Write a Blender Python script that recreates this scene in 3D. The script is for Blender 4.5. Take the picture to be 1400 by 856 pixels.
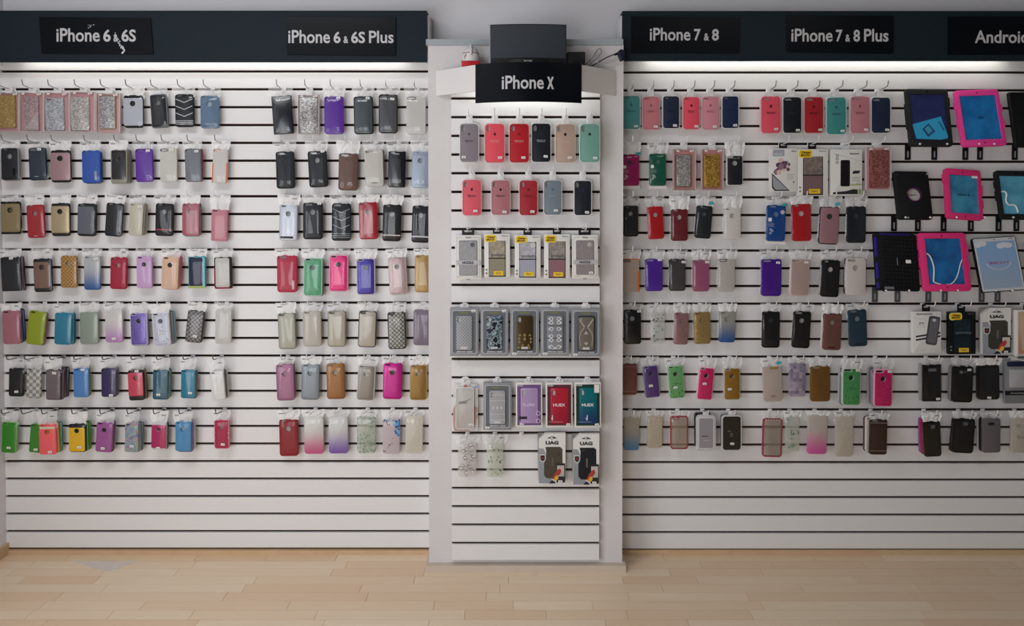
import bpy, bmesh, math, random
from mathutils import Vector, Matrix, Euler
from mathutils.geometry import tessellate_polygon
random.seed(7)
for o in list(bpy.data.objects): bpy.data.objects.remove(o)
SC = bpy.context.scene
COL = SC.collection

# ------------------------------------------------------------------ camera
F, CX, CY = 1060.0, 700.0, 291.2            # photo frame 1400 x 856
D, TH, ZC = 3.3225, 0.019965, 1.542         # distance to the slat panels, pitch, eye height
cam = bpy.data.cameras.new('camera'); camo = bpy.data.objects.new('camera', cam); COL.objects.link(camo)
camo.location = (0, -D, ZC); camo.rotation_euler = (math.pi/2 - TH, 0, 0)
cam.sensor_width = 36; cam.lens = F/1400*36; cam.shift_y = (CY-428)/1400; cam.clip_start = .05
SC.camera = camo
def at(px, py, Y):
    xn, yn = (px-CX)/F, (CY-py)/F
    dy = math.cos(TH)+yn*math.sin(TH); dz = yn*math.cos(TH)-math.sin(TH)
    t = (Y+D)/dy
    return Vector((xn*t, Y, ZC+dz*t))

# ------------------------------------------------------------------ light
SC.view_settings.view_transform = 'Standard'; SC.view_settings.look = 'None'
SC.view_settings.exposure = -0.07; SC.view_settings.gamma = 1.0; SC.view_settings.use_curve_mapping = False
w = bpy.data.worlds.new('world'); SC.world = w; w.use_nodes = True
w.node_tree.nodes['Background'].inputs[0].default_value = (.80, .88, 1, 1)
w.node_tree.nodes['Background'].inputs[1].default_value = 0.8
def area(name, loc, rot, sx, sy, power, col):
    l = bpy.data.lights.new(name, 'AREA'); l.shape = 'RECTANGLE'; l.size = sx; l.size_y = sy; l.energy = power; l.color = col
    o = bpy.data.objects.new(name, l); COL.objects.link(o); o.location = loc; o.rotation_euler = rot
    return o
# daylight: tall shop window in the left wall, a smaller one in the wall behind the camera
area('window_daylight', (-2.21, -2.75, .85), (math.pi/2, 0, -math.pi/2), 1.9, 1.5, 32, (.95, .97, 1))
area('window_daylight', (-1.35, -4.98, .85), (math.pi/2, 0, 0), 1.3, 1.5, 34, (.95, .97, 1))
# ceiling panels of the shop
area('ceiling_panel_light', (-1.3, -1.7, 2.88), (0, 0, 0), 1.2, .6, 25, (.97, .98, 1))
area('ceiling_panel_light', (1.5, -1.9, 2.88), (0, 0, 0), 1.2, .6, 7, (1, .97, .93))

# ------------------------------------------------------------------ materials
def lin(h, g=1.0):
    h = h.lstrip('#'); o = []
    if g != 1.0 and max(int(h[i:i+2], 16) for i in (0, 2, 4)) < 52: g *= .6
    for i in (0, 2, 4):
        c = int(h[i:i+2], 16)/255
        c = c/12.92 if c <= .04045 else ((c+.055)/1.055)**2.4
        o.append(min(c*g, .92))
    return (*o, 1)
_M = {}
class NT:
    def __init__(s, name):
        s.m = bpy.data.materials.new(name); s.m.use_nodes = True; s.t = s.m.node_tree
        s.p = s.t.nodes['Principled BSDF']; s.out = s.t.nodes['Material Output']; s.p.inputs['Specular IOR Level'].default_value = .3
    def n(s, typ, **kw):
        x = s.t.nodes.new(typ)
        for k, v in kw.items():
            if hasattr(x, k): setattr(x, k, v)
            else: x.inputs[k].default_value = v
        return x
    def l(s, a, b): s.t.links.new(a, b)
    def math(s, op, a, b=0.0, c=None):
        x = s.n('ShaderNodeMath', operation=op)
        for i, v in enumerate((a, b) if c is None else (a, b, c)):
            if hasattr(v, 'links'): s.l(v, x.inputs[i])
            else: x.inputs[i].default_value = v
        return x.outputs[0]
    def mix(s, fac, a, b):
        x = s.n('ShaderNodeMix', data_type='RGBA')
        for i, v in ((0, fac), (6, a), (7, b)):
            if hasattr(v, 'links'): s.l(v, x.inputs[i])
            else: x.inputs[i].default_value = v
        return x.outputs[2]
    def co(s, kind='Object'): return s.n('ShaderNodeTexCoord').outputs[kind]
    def sheen(s, fac, rough):                 # very clear film: only a mirror-like glint on top
        tr = s.n('ShaderNodeBsdfTransparent'); gl = s.n('ShaderNodeBsdfGlossy'); gl.inputs['Roughness'].default_value = rough; mx = s.n('ShaderNodeMixShader'); mx.inputs[0].default_value = fac
        s.l(tr.outputs[0], mx.inputs[1]); s.l(gl.outputs[0], mx.inputs[2]); s.l(mx.outputs[0], s.out.inputs[0])
    def blend(s, fac, tint=(1, 1, 1, 1)):     # let part of the light through: clear plastics
        tr = s.n('ShaderNodeBsdfTransparent'); tr.inputs[0].default_value = tint
        mx = s.n('ShaderNodeMixShader')
        if hasattr(fac, 'links'): s.l(fac, mx.inputs[0])
        else: mx.inputs[0].default_value = fac
        s.l(tr.outputs[0], mx.inputs[1]); s.l(s.p.outputs[0], mx.inputs[2]); s.l(mx.outputs[0], s.out.inputs[0])
FIN = dict(matte=(.55, 0, 0), gloss=(.22, 0, .5), metal=(.38, .45, 0), sil=(.5, 0, 0), tpu=(.3, 0, .3), paper=(.7, 0, 0), card=(.45, 0, .1))
GAIN = [1.0]
def M(kind, *cols):
    g = GAIN[0]; key = (kind, cols, g)
    if key in _M: return _M[key]
    N = NT(kind); p = N.p; c = [lin(x, g) for x in cols]
    def base(x): p.inputs['Base Color'].default_value = x
    def basel(x): N.l(x, p.inputs['Base Color'])
    if kind in FIN:
        base(c[0]); p.inputs['Roughness'].default_value, p.inputs['Metallic'].default_value, p.inputs['Coat Weight'].default_value = FIN[kind]
        p.inputs['Coat Roughness'].default_value = .15
    elif kind == 'grad':
        s = N.n('ShaderNodeSeparateXYZ'); N.l(N.co('Generated'), s.inputs[0])
        r = N.n('ShaderNodeMapRange'); r.interpolation_type = 'SMOOTHSTEP'; N.l(s.outputs[2], r.inputs[0]); r.inputs[1].default_value = .0; r.inputs[2].default_value = .75
        basel(N.mix(r.outputs[0], c[1], c[0])); p.inputs['Roughness'].default_value = .25
    elif kind in ('bling', 'glitter', 'confetti', 'mosaic'):
        v = N.n('ShaderNodeTexVoronoi'); N.l(N.co(), v.inputs['Vector'])
        v.inputs['Scale'].default_value = dict(bling=270, glitter=520, confetti=95, mosaic=75)[kind]
        if kind == 'mosaic': v.inputs['Randomness'].default_value = 0
        sp = N.n('ShaderNodeSeparateColor'); N.l(v.outputs['Color'], sp.inputs[0])
        if kind == 'bling':
            f = N.math('POWER', sp.outputs[0], 1.3); basel(N.mix(f, (*[x*.6 for x in c[0][:3]], 1), c[1] if len(c) > 1 else (.9, .9, .9, 1)))
            p.inputs['Metallic'].default_value = .25; p.inputs['Roughness'].default_value = .3
        elif kind == 'glitter':
            f = N.math('MULTIPLY', sp.outputs[0], .5); basel(N.mix(f, (*[x*.75 for x in c[0][:3]], 1), (*[min(.9, x*1.6+.05) for x in c[0][:3]], 1)))
            p.inputs['Metallic'].default_value = .3; p.inputs['Roughness'].default_value = .35
        elif kind == 'confetti':
            f = N.math('MULTIPLY', N.math('LESS_THAN', v.outputs['Distance'], .3), N.math('GREATER_THAN', sp.outputs[0], .45)); basel(N.mix(f, c[0], c[1]))
            p.inputs['Roughness'].default_value = .3
        else:
            basel(N.mix(sp.outputs[0], c[0], c[1])); p.inputs['Roughness'].default_value = .3; N.blend(.75)
    elif kind in ('quilt', 'weave', 'check', 'ribs', 'dots', 'lines'):
        s = N.n('ShaderNodeSeparateXYZ'); N.l(N.co(), s.inputs[0]); x, z = s.outputs[0], s.outputs[2]
        if kind == 'quilt':
            a = N.math('ABSOLUTE', N.math('SUBTRACT', N.math('FRACT', N.math('MULTIPLY', N.math('ADD', x, z), 55)), .5))
            b = N.math('ABSOLUTE', N.math('SUBTRACT', N.math('FRACT', N.math('MULTIPLY', N.math('SUBTRACT', x, z), 55)), .5))
            f = N.math('LESS_THAN', N.math('MINIMUM', a, b), .13)
        elif kind == 'weave':
            f = N.math('GREATER_THAN', N.math('MULTIPLY', N.math('SINE', N.math('MULTIPLY', x, 400)), N.math('SINE', N.math('MULTIPLY', z, 380))), .25)
        elif kind == 'check':
            f = N.math('GREATER_THAN', N.math('MULTIPLY', N.math('SINE', N.math('MULTIPLY', N.math('ADD', x, .003), 215)), N.math('SINE', N.math('MULTIPLY', z, 215))), 0)
        elif kind == 'ribs':
            f = N.math('GREATER_THAN', N.math('SINE', N.math('MULTIPLY', z, 900)), .3)
        elif kind == 'lines':
            f = N.math('GREATER_THAN', N.math('SINE', N.math('MULTIPLY', x, 600)), .5)
        else:
            f = N.math('GREATER_THAN', N.math('MULTIPLY', N.math('SINE', N.math('MULTIPLY', x, 480)), N.math('SINE', N.math('MULTIPLY', z, 480))), .55)
        basel(N.mix(f, c[0], c[1])); p.inputs['Roughness'].default_value = .35
    elif kind in ('camo', 'marble', 'leather', 'fabric', 'wood', 'sky'):
        nz = N.n('ShaderNodeTexNoise'); N.l(N.co(), nz.inputs['Vector'])
        nz.inputs['Scale'].default_value = dict(camo=38, marble=60, leather=240, fabric=420, wood=90, sky=14)[kind]; nz.inputs['Detail'].default_value = 3
        r = N.n('ShaderNodeValToRGB'); N.l(nz.outputs[0], r.inputs[0]); e = r.color_ramp.elements
        e[0].position, e[1].position = .38, .62; e[0].color = c[0]; e[1].color = c[1]
        if kind == 'camo':
            r.color_ramp.interpolation = 'CONSTANT'; e[1].position = .45
            for i, x in enumerate(c[2:]): q = e.new(.52+.07*i); q.color = x
        basel(r.outputs[0]); p.inputs['Roughness'].default_value = .4
    elif kind in ('floral', 'lace'):          # printed motifs on a clear shell
        v = N.n('ShaderNodeTexVoronoi'); N.l(N.co(), v.inputs['Vector']); v.inputs['Scale'].default_value = 90 if kind == 'floral' else 140
        if kind == 'lace': v.feature = 'DISTANCE_TO_EDGE'
        if kind == 'floral':
            sp = N.n('ShaderNodeSeparateColor'); N.l(v.outputs['Color'], sp.inputs[0])
            ring = N.math('MULTIPLY', N.math('LESS_THAN', v.outputs['Distance'], .42), N.math('GREATER_THAN', v.outputs['Distance'], .18))
            f = N.math('MULTIPLY', ring, N.math('GREATER_THAN', sp.outputs[0], .3)); basel(N.mix(f, c[0], c[1])); N.blend(N.math('ADD', N.math('MULTIPLY', f, .4), .42))
        else:
            f = N.math('LESS_THAN', v.outputs['Distance'], .09); basel(N.mix(f, c[0], c[1])); N.blend(.82)
        p.inputs['Roughness'].default_value = .3
    elif kind == 'clear': base(c[0]); p.inputs['Roughness'].default_value = .18; N.blend(.42)
    elif kind == 'milk': base(c[0]); p.inputs['Roughness'].default_value = .25; N.blend(.86)
    elif kind == 'rim': base(c[0]); p.inputs['Roughness'].default_value = .12; N.blend(.5)
    elif kind == 'film': N.sheen(.02, .08)
    elif kind == 'bag': N.sheen(.034, .09)
    elif kind == 'tab': base(c[0]); p.inputs['Roughness'].default_value = .2; N.blend(.5)
    elif kind == 'tab2': base(c[0]); p.inputs['Roughness'].default_value = .22; N.blend(.75)
    elif kind == 'tab3': base(c[0]); p.inputs['Roughness'].default_value = .22; N.blend(.32)
    elif kind == 'pinkfilm': base(c[0]); p.inputs['Roughness'].default_value = .2; N.blend(.3)
    _M[key] = N.m
    return N.m

def simple(name, col, rough=.5, metal=0, emit=None, coat=0):
    N = NT(name); N.p.inputs['Base Color'].default_value = lin(col); N.p.inputs['Roughness'].default_value = rough
    N.p.inputs['Metallic'].default_value = metal; N.p.inputs['Coat Weight'].default_value = coat
    if emit: N.p.inputs['Emission Color'].default_value = lin(emit[0]); N.p.inputs['Emission Strength'].default_value = emit[1]
    return N.m
def plaster_mat(name, c0, c1, scale=3, bump=.05):
    N = NT(name); nz = N.n('ShaderNodeTexNoise', Scale=scale, Detail=6.0); N.l(N.co(), nz.inputs['Vector'])
    N.l(N.mix(nz.outputs[0], lin(c0), lin(c1)), N.p.inputs['Base Color']); N.p.inputs['Roughness'].default_value = .75
    b = N.n('ShaderNodeBump', Strength=bump, Distance=.01); n2 = N.n('ShaderNodeTexNoise', Scale=60.0, Detail=4.0); N.l(N.co(), n2.inputs['Vector']); N.l(n2.outputs[0], b.inputs['Height']); N.l(b.outputs[0], N.p.inputs['Normal'])
    return N.m
def plank_mat():
    N = NT('laminate'); tc = N.n('ShaderNodeTexCoord'); oi = N.n('ShaderNodeObjectInfo')
    mp = N.n('ShaderNodeMapping'); mp.inputs['Scale'].default_value = (2.2, 30, 1); N.l(tc.outputs['Object'], mp.inputs[0])
    ad = N.n('ShaderNodeVectorMath', operation='ADD'); N.l(mp.outputs[0], ad.inputs[0])
    cb = N.n('ShaderNodeCombineXYZ'); N.l(N.math('MULTIPLY', oi.outputs['Random'], 50), cb.inputs[0]); N.l(N.math('MULTIPLY', oi.outputs['Random'], 91), cb.inputs[1]); N.l(cb.outputs[0], ad.inputs[1])
    nz = N.n('ShaderNodeTexNoise', Scale=1.6, Detail=6.0, Distortion=.8); N.l(ad.outputs[0], nz.inputs['Vector'])
    a = N.mix(nz.outputs[0], lin('#f4e2c8'), lin('#e6ccac'))
    r = N.mix(N.math('MULTIPLY', oi.outputs['Random'], .8), a, lin('#e0be9c'))
    N.l(r, N.p.inputs['Base Color']); N.p.inputs['Roughness'].default_value = .33; N.p.inputs['Specular IOR Level'].default_value = .55
    return N.m
def floor_mat():
    N = NT('laminate_far'); br = N.n('ShaderNodeTexBrick'); N.l(N.co(), br.inputs['Vector'])
    br.inputs['Scale'].default_value = 1; br.inputs['Brick Width'].default_value = .5; br.inputs['Row Height'].default_value = .065; br.inputs['Mortar Size'].default_value = .0006
    br.inputs['Color1'].default_value = lin('#e4caa8'); br.inputs['Color2'].default_value = lin('#d8ba96'); br.inputs['Mortar'].default_value = lin('#8a6c4c')
    N.l(br.outputs[0], N.p.inputs['Base Color']); N.p.inputs['Roughness'].default_value = .38
    return N.m
WHITE = simple('white_laminate', '#e9e8e8', .35)
GROOVE = simple('shaded_fibreboard', '#2c1a10', .9)  # shade of the slots is put into this brown, darker than the board itself
PLASTER = plaster_mat('plaster', '#e8e7ea', '#dedde1')
SHOPGREY = plaster_mat('grey_shop_paint', '#8b8a8a', '#838283')
COLPLASTER = plaster_mat('column_paint', '#e2dfdf', '#d6d2d2', 6, .12)
FASCIA = simple('charcoal_board', '#11202a', .7)
BLACKSIGN = simple('black_acrylic', '#080c12', .3)
BLACKSIGN.node_tree.nodes['Principled BSDF'].inputs['Specular IOR Level'].default_value = .15
SILVER = simple('silver_lettering', '#c9c9cc', .4)
WOODTRIM = plaster_mat('wood_trim', '#d8bc98', '#c5a47e', 12, .02)
PALETRIM = plaster_mat('pale_trim', '#d6c8ba', '#c8b7a6', 12, .02)
GREYTRIM = simple('grey_trim', '#aab2b8', .5)
STEEL = simple('steel', '#8d9095', .35, .7)
HOOKW = simple('white_wire', '#eceaea', .3)
CHROME = simple('chrome_wire', '#a5a6a9', .25, .8)
DARKWIRE = simple('dark_wire', '#55565a', .3, .6)
BLACKP = simple('black_plastic', '#141518', .4)
WPAPER = simple('white_paper', '#f2f1ef', .6)
INK = simple('dark_print', '#2a2a2e', .6)
INKG = simple('grey_print', '#77777a', .6)
YELLOW = simple('yellow_print', '#f2c820', .45)

# ------------------------------------------------------------------ mesh helpers
def link(o, parent=None):
    COL.objects.link(o)
    if parent is not None: o.parent = parent
    return o
def mesh(name, verts, faces, sharp=40, recalc=False):
    m = bpy.data.meshes.new(name); m.from_pydata([tuple(v) for v in verts], [], faces)
    if recalc:
        b = bmesh.new(); b.from_mesh(m); bmesh.ops.recalc_face_normals(b, faces=b.faces); b.to_mesh(m); b.free()
    if sharp:
        m.polygons.foreach_set('use_smooth', [True]*len(m.polygons)); m.set_sharp_from_angle(angle=math.radians(sharp))
    return m
def obj(name, me, mat, parent=None, loc=(0, 0, 0), rot=(0, 0, 0), scale=(1, 1, 1)):
    if mat is not None and (len(me.materials) == 0): me.materials.append(mat)
    elif mat is not None and me.materials[0] != mat: me = me.copy(); me.materials[0] = mat
    o = bpy.data.objects.new(name, me); o.location = loc; o.rotation_euler = rot; o.scale = scale
    return link(o, parent)
def empty(name, loc=(0, 0, 0), rot=(0, 0, 0)):
    o = bpy.data.objects.new(name, None); o.location = loc; o.rotation_euler = rot; o.empty_display_size = .02
    return link(o)
LABELS = {}
def tag(o, label, cat, group=None):
    n = len(label.split())
    if not 4 <= n <= 16: print('LABEL LENGTH', n, label)
    if label in LABELS: print('LABEL TWICE', label)
    LABELS[label] = 1
    o['label'] = label; o['category'] = cat
    if group: o['group'] = group
    return o
def struct(o, label=None):
    o['kind'] = 'structure'
    if label: o['label'] = label
    return o
def box_mesh(sx, sy, sz):        # centred on x, front at y=-sy.. back 0, z from 0
    v = [(x, y, z) for z in (0, sz) for y in (-sy, 0) for x in (-sx/2, sx/2)]
    return mesh('box', v, [(0, 1, 5, 4), (1, 3, 7, 5), (3, 2, 6, 7), (2, 0, 4, 6), (4, 5, 7, 6), (0, 2, 3, 1)], None)
def boxw(name, x0, x1, y0, y1, z0, z1, mat, parent=None):
    v = [(x, y, z) for z in (z0, z1) for y in (y0, y1) for x in (x0, x1)]
    return obj(name, mesh(name, v, [(0, 1, 5, 4), (1, 3, 7, 5), (3, 2, 6, 7), (2, 0, 4, 6), (4, 5, 7, 6), (0, 2, 3, 1)], None), mat, parent)
def rr(w, h, r, n=4, cx=0, cz=0):
    r = min(r, w/2*.999, h/2*.999); out = []
    for k, (sx, sz) in enumerate(((1, -1), (1, 1), (-1, 1), (-1, -1))):
        for i in range(n+1):
            a = math.radians(-90+90*k+90*i/n)
            out.append((cx+sx*(w/2-r)+r*math.cos(a), cz+sz*(h/2-r)+r*math.sin(a)))
    return out
def slab(outer_fn, t, bev, holes=(), back=True):
    """rounded slab, back at y=0, front at y=-t, with holes (lists of (x,z)) cut through it"""
    loops = [(outer_fn(bev), -t), (outer_fn(bev*.3), -t+bev*.3), (outer_fn(0), -t+bev), (outer_fn(0), 0)] if bev else [(outer_fn(0), -t), (outer_fn(0), 0)]
    V, Fc = [], []; n = len(loops[0][0])
    for L, y in loops: V += [(x, y, z) for x, z in L]
    for k in range(len(loops)-1):
        for i in range(n): j = (i+1) % n; Fc.append((k*n+i, k*n+j, (k+1)*n+j, (k+1)*n+i))
    hs = []
    for H in holes:
        b = len(V); m = len(H); V += [(x, -t, z) for x, z in H]; V += [(x, 0, z) for x, z in H]; hs.append((b, m))
        for i in range(m): j = (i+1) % m; Fc.append((b+i, b+m+i, b+m+j, b+j))
    if holes:
        for front in (True, False):
            y = -t if front else 0; base = 0 if front else (len(loops)-1)*n
            idx = [base+i for i in range(n)]; polys = [[Vector((V[i][0], V[i][2], 0)) for i in idx]]
            for b, m in hs:
                ii = [b+i+(0 if front else m) for i in range(m)]; idx += ii; polys.append([Vector((V[i][0], V[i][2], 0)) for i in ii])
            for tri in tessellate_polygon(polys): Fc.append(tuple(idx[i] for i in tri))
    else:
        Fc.append(tuple(range(n))); Fc.append(tuple(reversed(range((len(loops)-1)*n, len(loops)*n))))
    return mesh('slab', V, Fc, 40, True)
_S = {}
def rslab(w, h, t, r, bev, holes=()):
    k = (round(w, 4), round(h, 4), round(t, 4), round(r, 4), round(bev, 4), tuple(tuple((round(a, 4), round(b, 4)) for a, b in H) for H in holes))
    if k not in _S: _S[k] = slab(lambda q: rr(w-2*q, h-2*q, max(r-q, .0002), 4 if r > .001 else 1), t, bev, holes)
    return _S[k]
def frame_slab(w, h, t, r, b, bev=.0008):      # ring of width b
    return rslab(w, h, t, r, bev, (rr(w-2*b, h-2*b, max(r-b, .0005), 4),))
def poly_slab(pts, t): return slab(lambda q: pts, t, 0)
def circle(cx, cz, r, n=14): return [(cx+r*math.cos(2*math.pi*i/n), cz+r*math.sin(2*math.pi*i/n)) for i in range(n)]
def tube_mesh(pts, r, sides=6, smooth=0):
    P = [Vector(p) for p in pts]
    for _ in range(smooth):
        Q = [P[0]]
        for a, b in zip(P[:-1], P[1:]): Q += [a.lerp(b, .25), a.lerp(b, .75)]
        P = Q+[P[-1]]
    V, Fc = [], []; up = Vector((0.31, .2, .93)); prev = None
    for i, p in enumerate(P):
        d = (P[min(i+1, len(P)-1)]-P[max(i-1, 0)]).normalized()
        a = d.cross(up) if prev is None else prev-d*prev.dot(d)
        a.normalize(); b = d.cross(a); prev = a
        V += [p+r*(a*math.cos(2*math.pi*k/sides)+b*math.sin(2*math.pi*k/sides)) for k in range(sides)]
    for i in range(len(P)-1):
        for k in range(sides): j = (k+1) % sides; Fc.append((i*sides+k, i*sides+j, (i+1)*sides+j, (i+1)*sides+k))
    Fc.append(tuple(range(sides))); Fc.append(tuple(range((len(P)-1)*sides, len(P)*sides)))
    return mesh('tube', V, Fc, 50, True)
def lathe_mesh(prof, n=20):
    V, Fc = [], []
    for r, z in prof: V += [(r*math.cos(2*math.pi*k/n), r*math.sin(2*math.pi*k/n), z) for k in range(n)]
    for i in range(len(prof)-1):
        for k in range(n): j = (k+1) % n; Fc.append((i*n+k, i*n+j, (i+1)*n+j, (i+1)*n+k))
    Fc.append(tuple(range(n))); Fc.append(tuple(range((len(prof)-1)*n, len(prof)*n)))
    return mesh('lathe', V, Fc, 45, True)
_T = {}
def text_mesh(s, bold=.018):
    """lettering as a flat mesh in x-z, its box scaled to 1 x 1, bottom-left at the origin"""
    k = (s, bold)
    if k in _T: return _T[k]
    c = bpy.data.curves.new('lettering', 'FONT'); c.body = s; c.offset = bold; c.extrude = .012; c.resolution_u = 3
    o = bpy.data.objects.new('lettering', c); COL.objects.link(o); bpy.context.view_layer.update()
    me = bpy.data.meshes.new_from_object(o.evaluated_get(bpy.context.evaluated_depsgraph_get())); bpy.data.objects.remove(o)
    xs = [v.co.x for v in me.vertices]; ys = [v.co.y for v in me.vertices]; x0, x1, y0, y1 = min(xs), max(xs), min(ys), max(ys)
    for v in me.vertices: v.co = ((v.co.x-x0)/(x1-x0), -v.co.z*.05, (v.co.y-y0)/(y1-y0))
    me.materials.clear(); _T[k] = me
    return me
def lettering(parent, s, x0, x1, z0, z1, y, mat, bold=.018, name='lettering'):
    return obj(name, text_mesh(s, bold), mat, parent, (x0, y, z0), (0, 0, 0), (x1-x0, 1, z1-z0))

# ------------------------------------------------------------------ the setting
XL = at(9, 750, 0).x; XR = 3.05; YF = -5.0; ZT = 2.9
fl = boxw('floor', XL-.1, XR, YF, .1, -.06, -.006, floor_mat()); struct(fl, 'light maple strip laminate floor')
boxw('floor_board', XL, XR, YF, -1.04, -.006, 0, floor_mat(), fl)
PM = plank_mat(); lens = [.30, .38, .46, .55, .64]; PMesh = {}
for L in lens:
    g, hh, b = .0007, .065, .0008
    v = [(-L/2+g/2, -hh/2+g/2, -.006), (L/2-g/2, -hh/2+g/2, -.006), (L/2-g/2, hh/2-g/2, -.006), (-L/2+g/2, hh/2-g/2, -.006)]
    v += [(x*(1-1e-3), y*(1-.02), -.0003) for x, y, z in v]+[(x*(1-3e-3), y*(1-.05), 0) for x, y, z in v]
    f = [(8, 9, 10, 11)]+[(a+k*4, (a+1) % 4+k*4, (a+1) % 4+k*4+4, a+k*4+4) for k in range(2) for a in range(4)]
    PMesh[L] = mesh('plank', v, f, None); PMesh[L].materials.append(PM)
for k in range(16):
    x = XL-random.random()*.3; y = -.0325-.065*k
    while x < XR-.05:
        L = random.choice(lens)
        obj('plank', PMesh[L], None, fl, (x+L/2, y, 0)); x += L
wb = boxw('wall_back', XL-.1, XR, .025, .12, 0, ZT, PLASTER); struct(wb, 'pale grey plaster back wall above the sign boards')
wl = struct(boxw('wall_left', XL-.1, XL, -1.75, .025, 0, ZT, PLASTER), 'pale grey side wall at the left')
boxw('wall_strip', XL-.1, XL, YF, -4.25, 0, ZT, PLASTER, wl); boxw('lintel', XL-.1, XL, -4.25, -1.75, 2.4, ZT, PLASTER, wl); boxw('sill', XL-.1, XL, -4.25, -1.75, 0, .08, PLASTER, wl)
w2 = struct(empty('window_2', (XL-.06, -3.0, .08)), 'tall shop window in the left wall')
for i in range(3): boxw('window_frame', -.03, .03, -1.23+i*1.23-.02, -1.23+i*1.23+.02, 0, 2.32, STEEL, w2)
struct(boxw('wall_right', XR, XR+.1, YF, .12, 0, ZT, SHOPGREY))
struct(boxw('ceiling', XL-.1, XR+.1, YF-.1, .12, ZT, ZT+.08, SHOPGREY))
wf = struct(boxw('wall_front', -.7, XR+.1, YF-.1, YF, 0, ZT, SHOPGREY))
boxw('wall_strip', XL-.1, -2.0, YF-.1, YF, 0, ZT, SHOPGREY, wf); boxw('lintel', -2.0, -.7, YF-.1, YF, 2.4, ZT, SHOPGREY, wf); boxw('sill', -2.0, -.7, YF-.1, YF, 0, .08, SHOPGREY, wf)
wn = struct(empty('window_1', (-1.35, YF, .08)), 'shop window behind the viewer')
for i in range(3): boxw('window_frame', -.63+i*.63-.02, -.63+i*.63+.02, -.08, -.02, 0, 2.32, STEEL, wn)
# skirting
struct(boxw('baseboard_back', XL, XR, -.008, .02, 0, .019, WOODTRIM)); struct(boxw('baseboard_left', XL, XL+.012, -1.75, 0, 0, .05, WOODTRIM))
# slat panels
PITCH, GAP = .0762, .0105
def slat_panel(name, x0, x1, yf, ztop, n, zfirst, label, above=None):
    e = empty(name, ((x0+x1)/2, yf, zfirst-n*PITCH)); tag(e, label, 'slat panel')
    hw = (x1-x0)/2; zb = zfirst-n*PITCH
    b = boxw('backing', -hw, hw, .014, .0195, 0, ztop-zb, GROOVE, e)
    hgt = PITCH-GAP; c = .0008
    def sm(h):
        v = [(-hw, 0.014, 0), (hw, 0.014, 0), (hw, 0.014, h), (-hw, 0.014, h), (-hw, c, 0), (hw, c, 0), (hw, c, h), (-hw, c, h), (-hw, 0, c), (hw, 0, c), (hw, 0, h-c), (-hw, 0, h-c)]
        return mesh('slat', v, [(8, 9, 10, 11), (4, 5, 9, 8), (10, 6, 7, 11)[::1], (0, 1, 5, 4), (7, 6, 2, 3), (0, 4, 7, 3), (1, 2, 6, 5), (4, 8, 11, 7), (5, 6, 10, 9)], None)
    me = sm(hgt)
    for i in range(n): obj('slat', me, WHITE, e, (0, 0, i*PITCH+GAP/2))
    if ztop-zfirst > .02: obj('slat', sm(ztop-zfirst-GAP/2), WHITE, e, (0, 0, n*PITCH+GAP/2))
    return [zfirst-i*PITCH for i in range(n+1)]
YC = -.154                                        # front of the slats on the column
CXL, CXR = at(586, 420, -.134).x, at(851.5, 420, -.134).x
ZCT = at(700, 61, -.134).z
struct(boxw('wall_column', CXL, CXR, -.134, .025, 0, ZCT, COLPLASTER), 'white painted column boxed out between the two racks')
t = boxw('trim_1', at(582.5, 60, -.14).x, at(852, 60, -.14).x, -.142, .025, at(700, 61.5, -.142).z, at(700, 53.5, -.142).z, GREYTRIM); struct(t, 'grey ledge capping the column')
zc0 = at(716, 782, -.16).z
struct(boxw('baseboard_column', CXL-.012, CXR+.012, -.165, .02, 0, .028, PALETRIM), 'pale wooden skirting around the column foot')
ZFT = at(300, 30, 0).z
SL = slat_panel('slatwall_panel', XL, CXL, 0, ZFT, 27, ZC+.5386, 'wide white slatted display panel left of the column')
SR = slat_panel('slatwall_panel', CXR, XR, 0, ZFT, 27, ZC+.5341, 'wide white slatted display panel right of the column')
SP = slat_panel('slatwall_panel', at(617, 400, YC).x, at(820, 400, YC).x, YC, at(700, 122, YC).z, 25, ZC+.4039, 'narrow white slatted display panel mounted on the column')

# fascia boards with lamps behind
TUBE = simple('lit_tube', '#ffffff', .4, 0, ('#fff6ea', 4))
def fascia(name, x0, x1, y0, y1, label, roll=0):
    Y = -.1; zb, zt = at(400, y1, Y).z, at(400, y0, Y).z
    e = empty(name, ((x0+x1)/2, Y, zb), (0, roll, 0)); tag(e, label, 'sign board'); hw = (x1-x0)/2
    boxw('front_board', -hw, hw, 0, .016, 0, zt-zb, FASCIA, e)
    boxw('top_board', -hw, hw, .016, .124, zt-zb-.016, zt-zb, FASCIA, e)
    for q in (-1, 1): boxw('end_board', q*hw-.008, q*hw+.008, .016, .098, 0, zt-zb-.016, PLASTER, e)
    return e, zb, zt
fascia('fascia_board', XL+.003, at(583.5, 50, -.1).x, 14.5, 84.6, 'long charcoal sign board above the left rack')
FE, FB, FTOP = fascia('fascia_board', at(851, 50, -.1).x, XR-.003, 15, 83, 'long charcoal sign board above the right rack')
def tube_lamp(x0, x1, z, y, power, label):
    e = empty('tube_lamp', ((x0+x1)/2, y, z)); tag(e, label, 'lamp', 'tube lamps under the sign boards'); L = x1-x0
    obj('tube', tube_mesh([(-L/2, 0, 0), (L/2, 0, 0)], .011, 8), TUBE, e)
    for s in (-1, 1): boxw('end_cap', s*L/2-.012, s*L/2+.012, -.016, .016, -.014, .02, BLACKP, e)
    l = bpy.data.lights.new('tube_light', 'AREA'); l.shape = 'RECTANGLE'; l.size = L; l.size_y = .03; l.energy = power; l.color = (1, .96, .9)
    o = bpy.data.objects.new('tube_light', l); link(o, e); o.location = (0, 0, -.014); o.rotation_euler = (math.radians(20), 0, 0)
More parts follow.
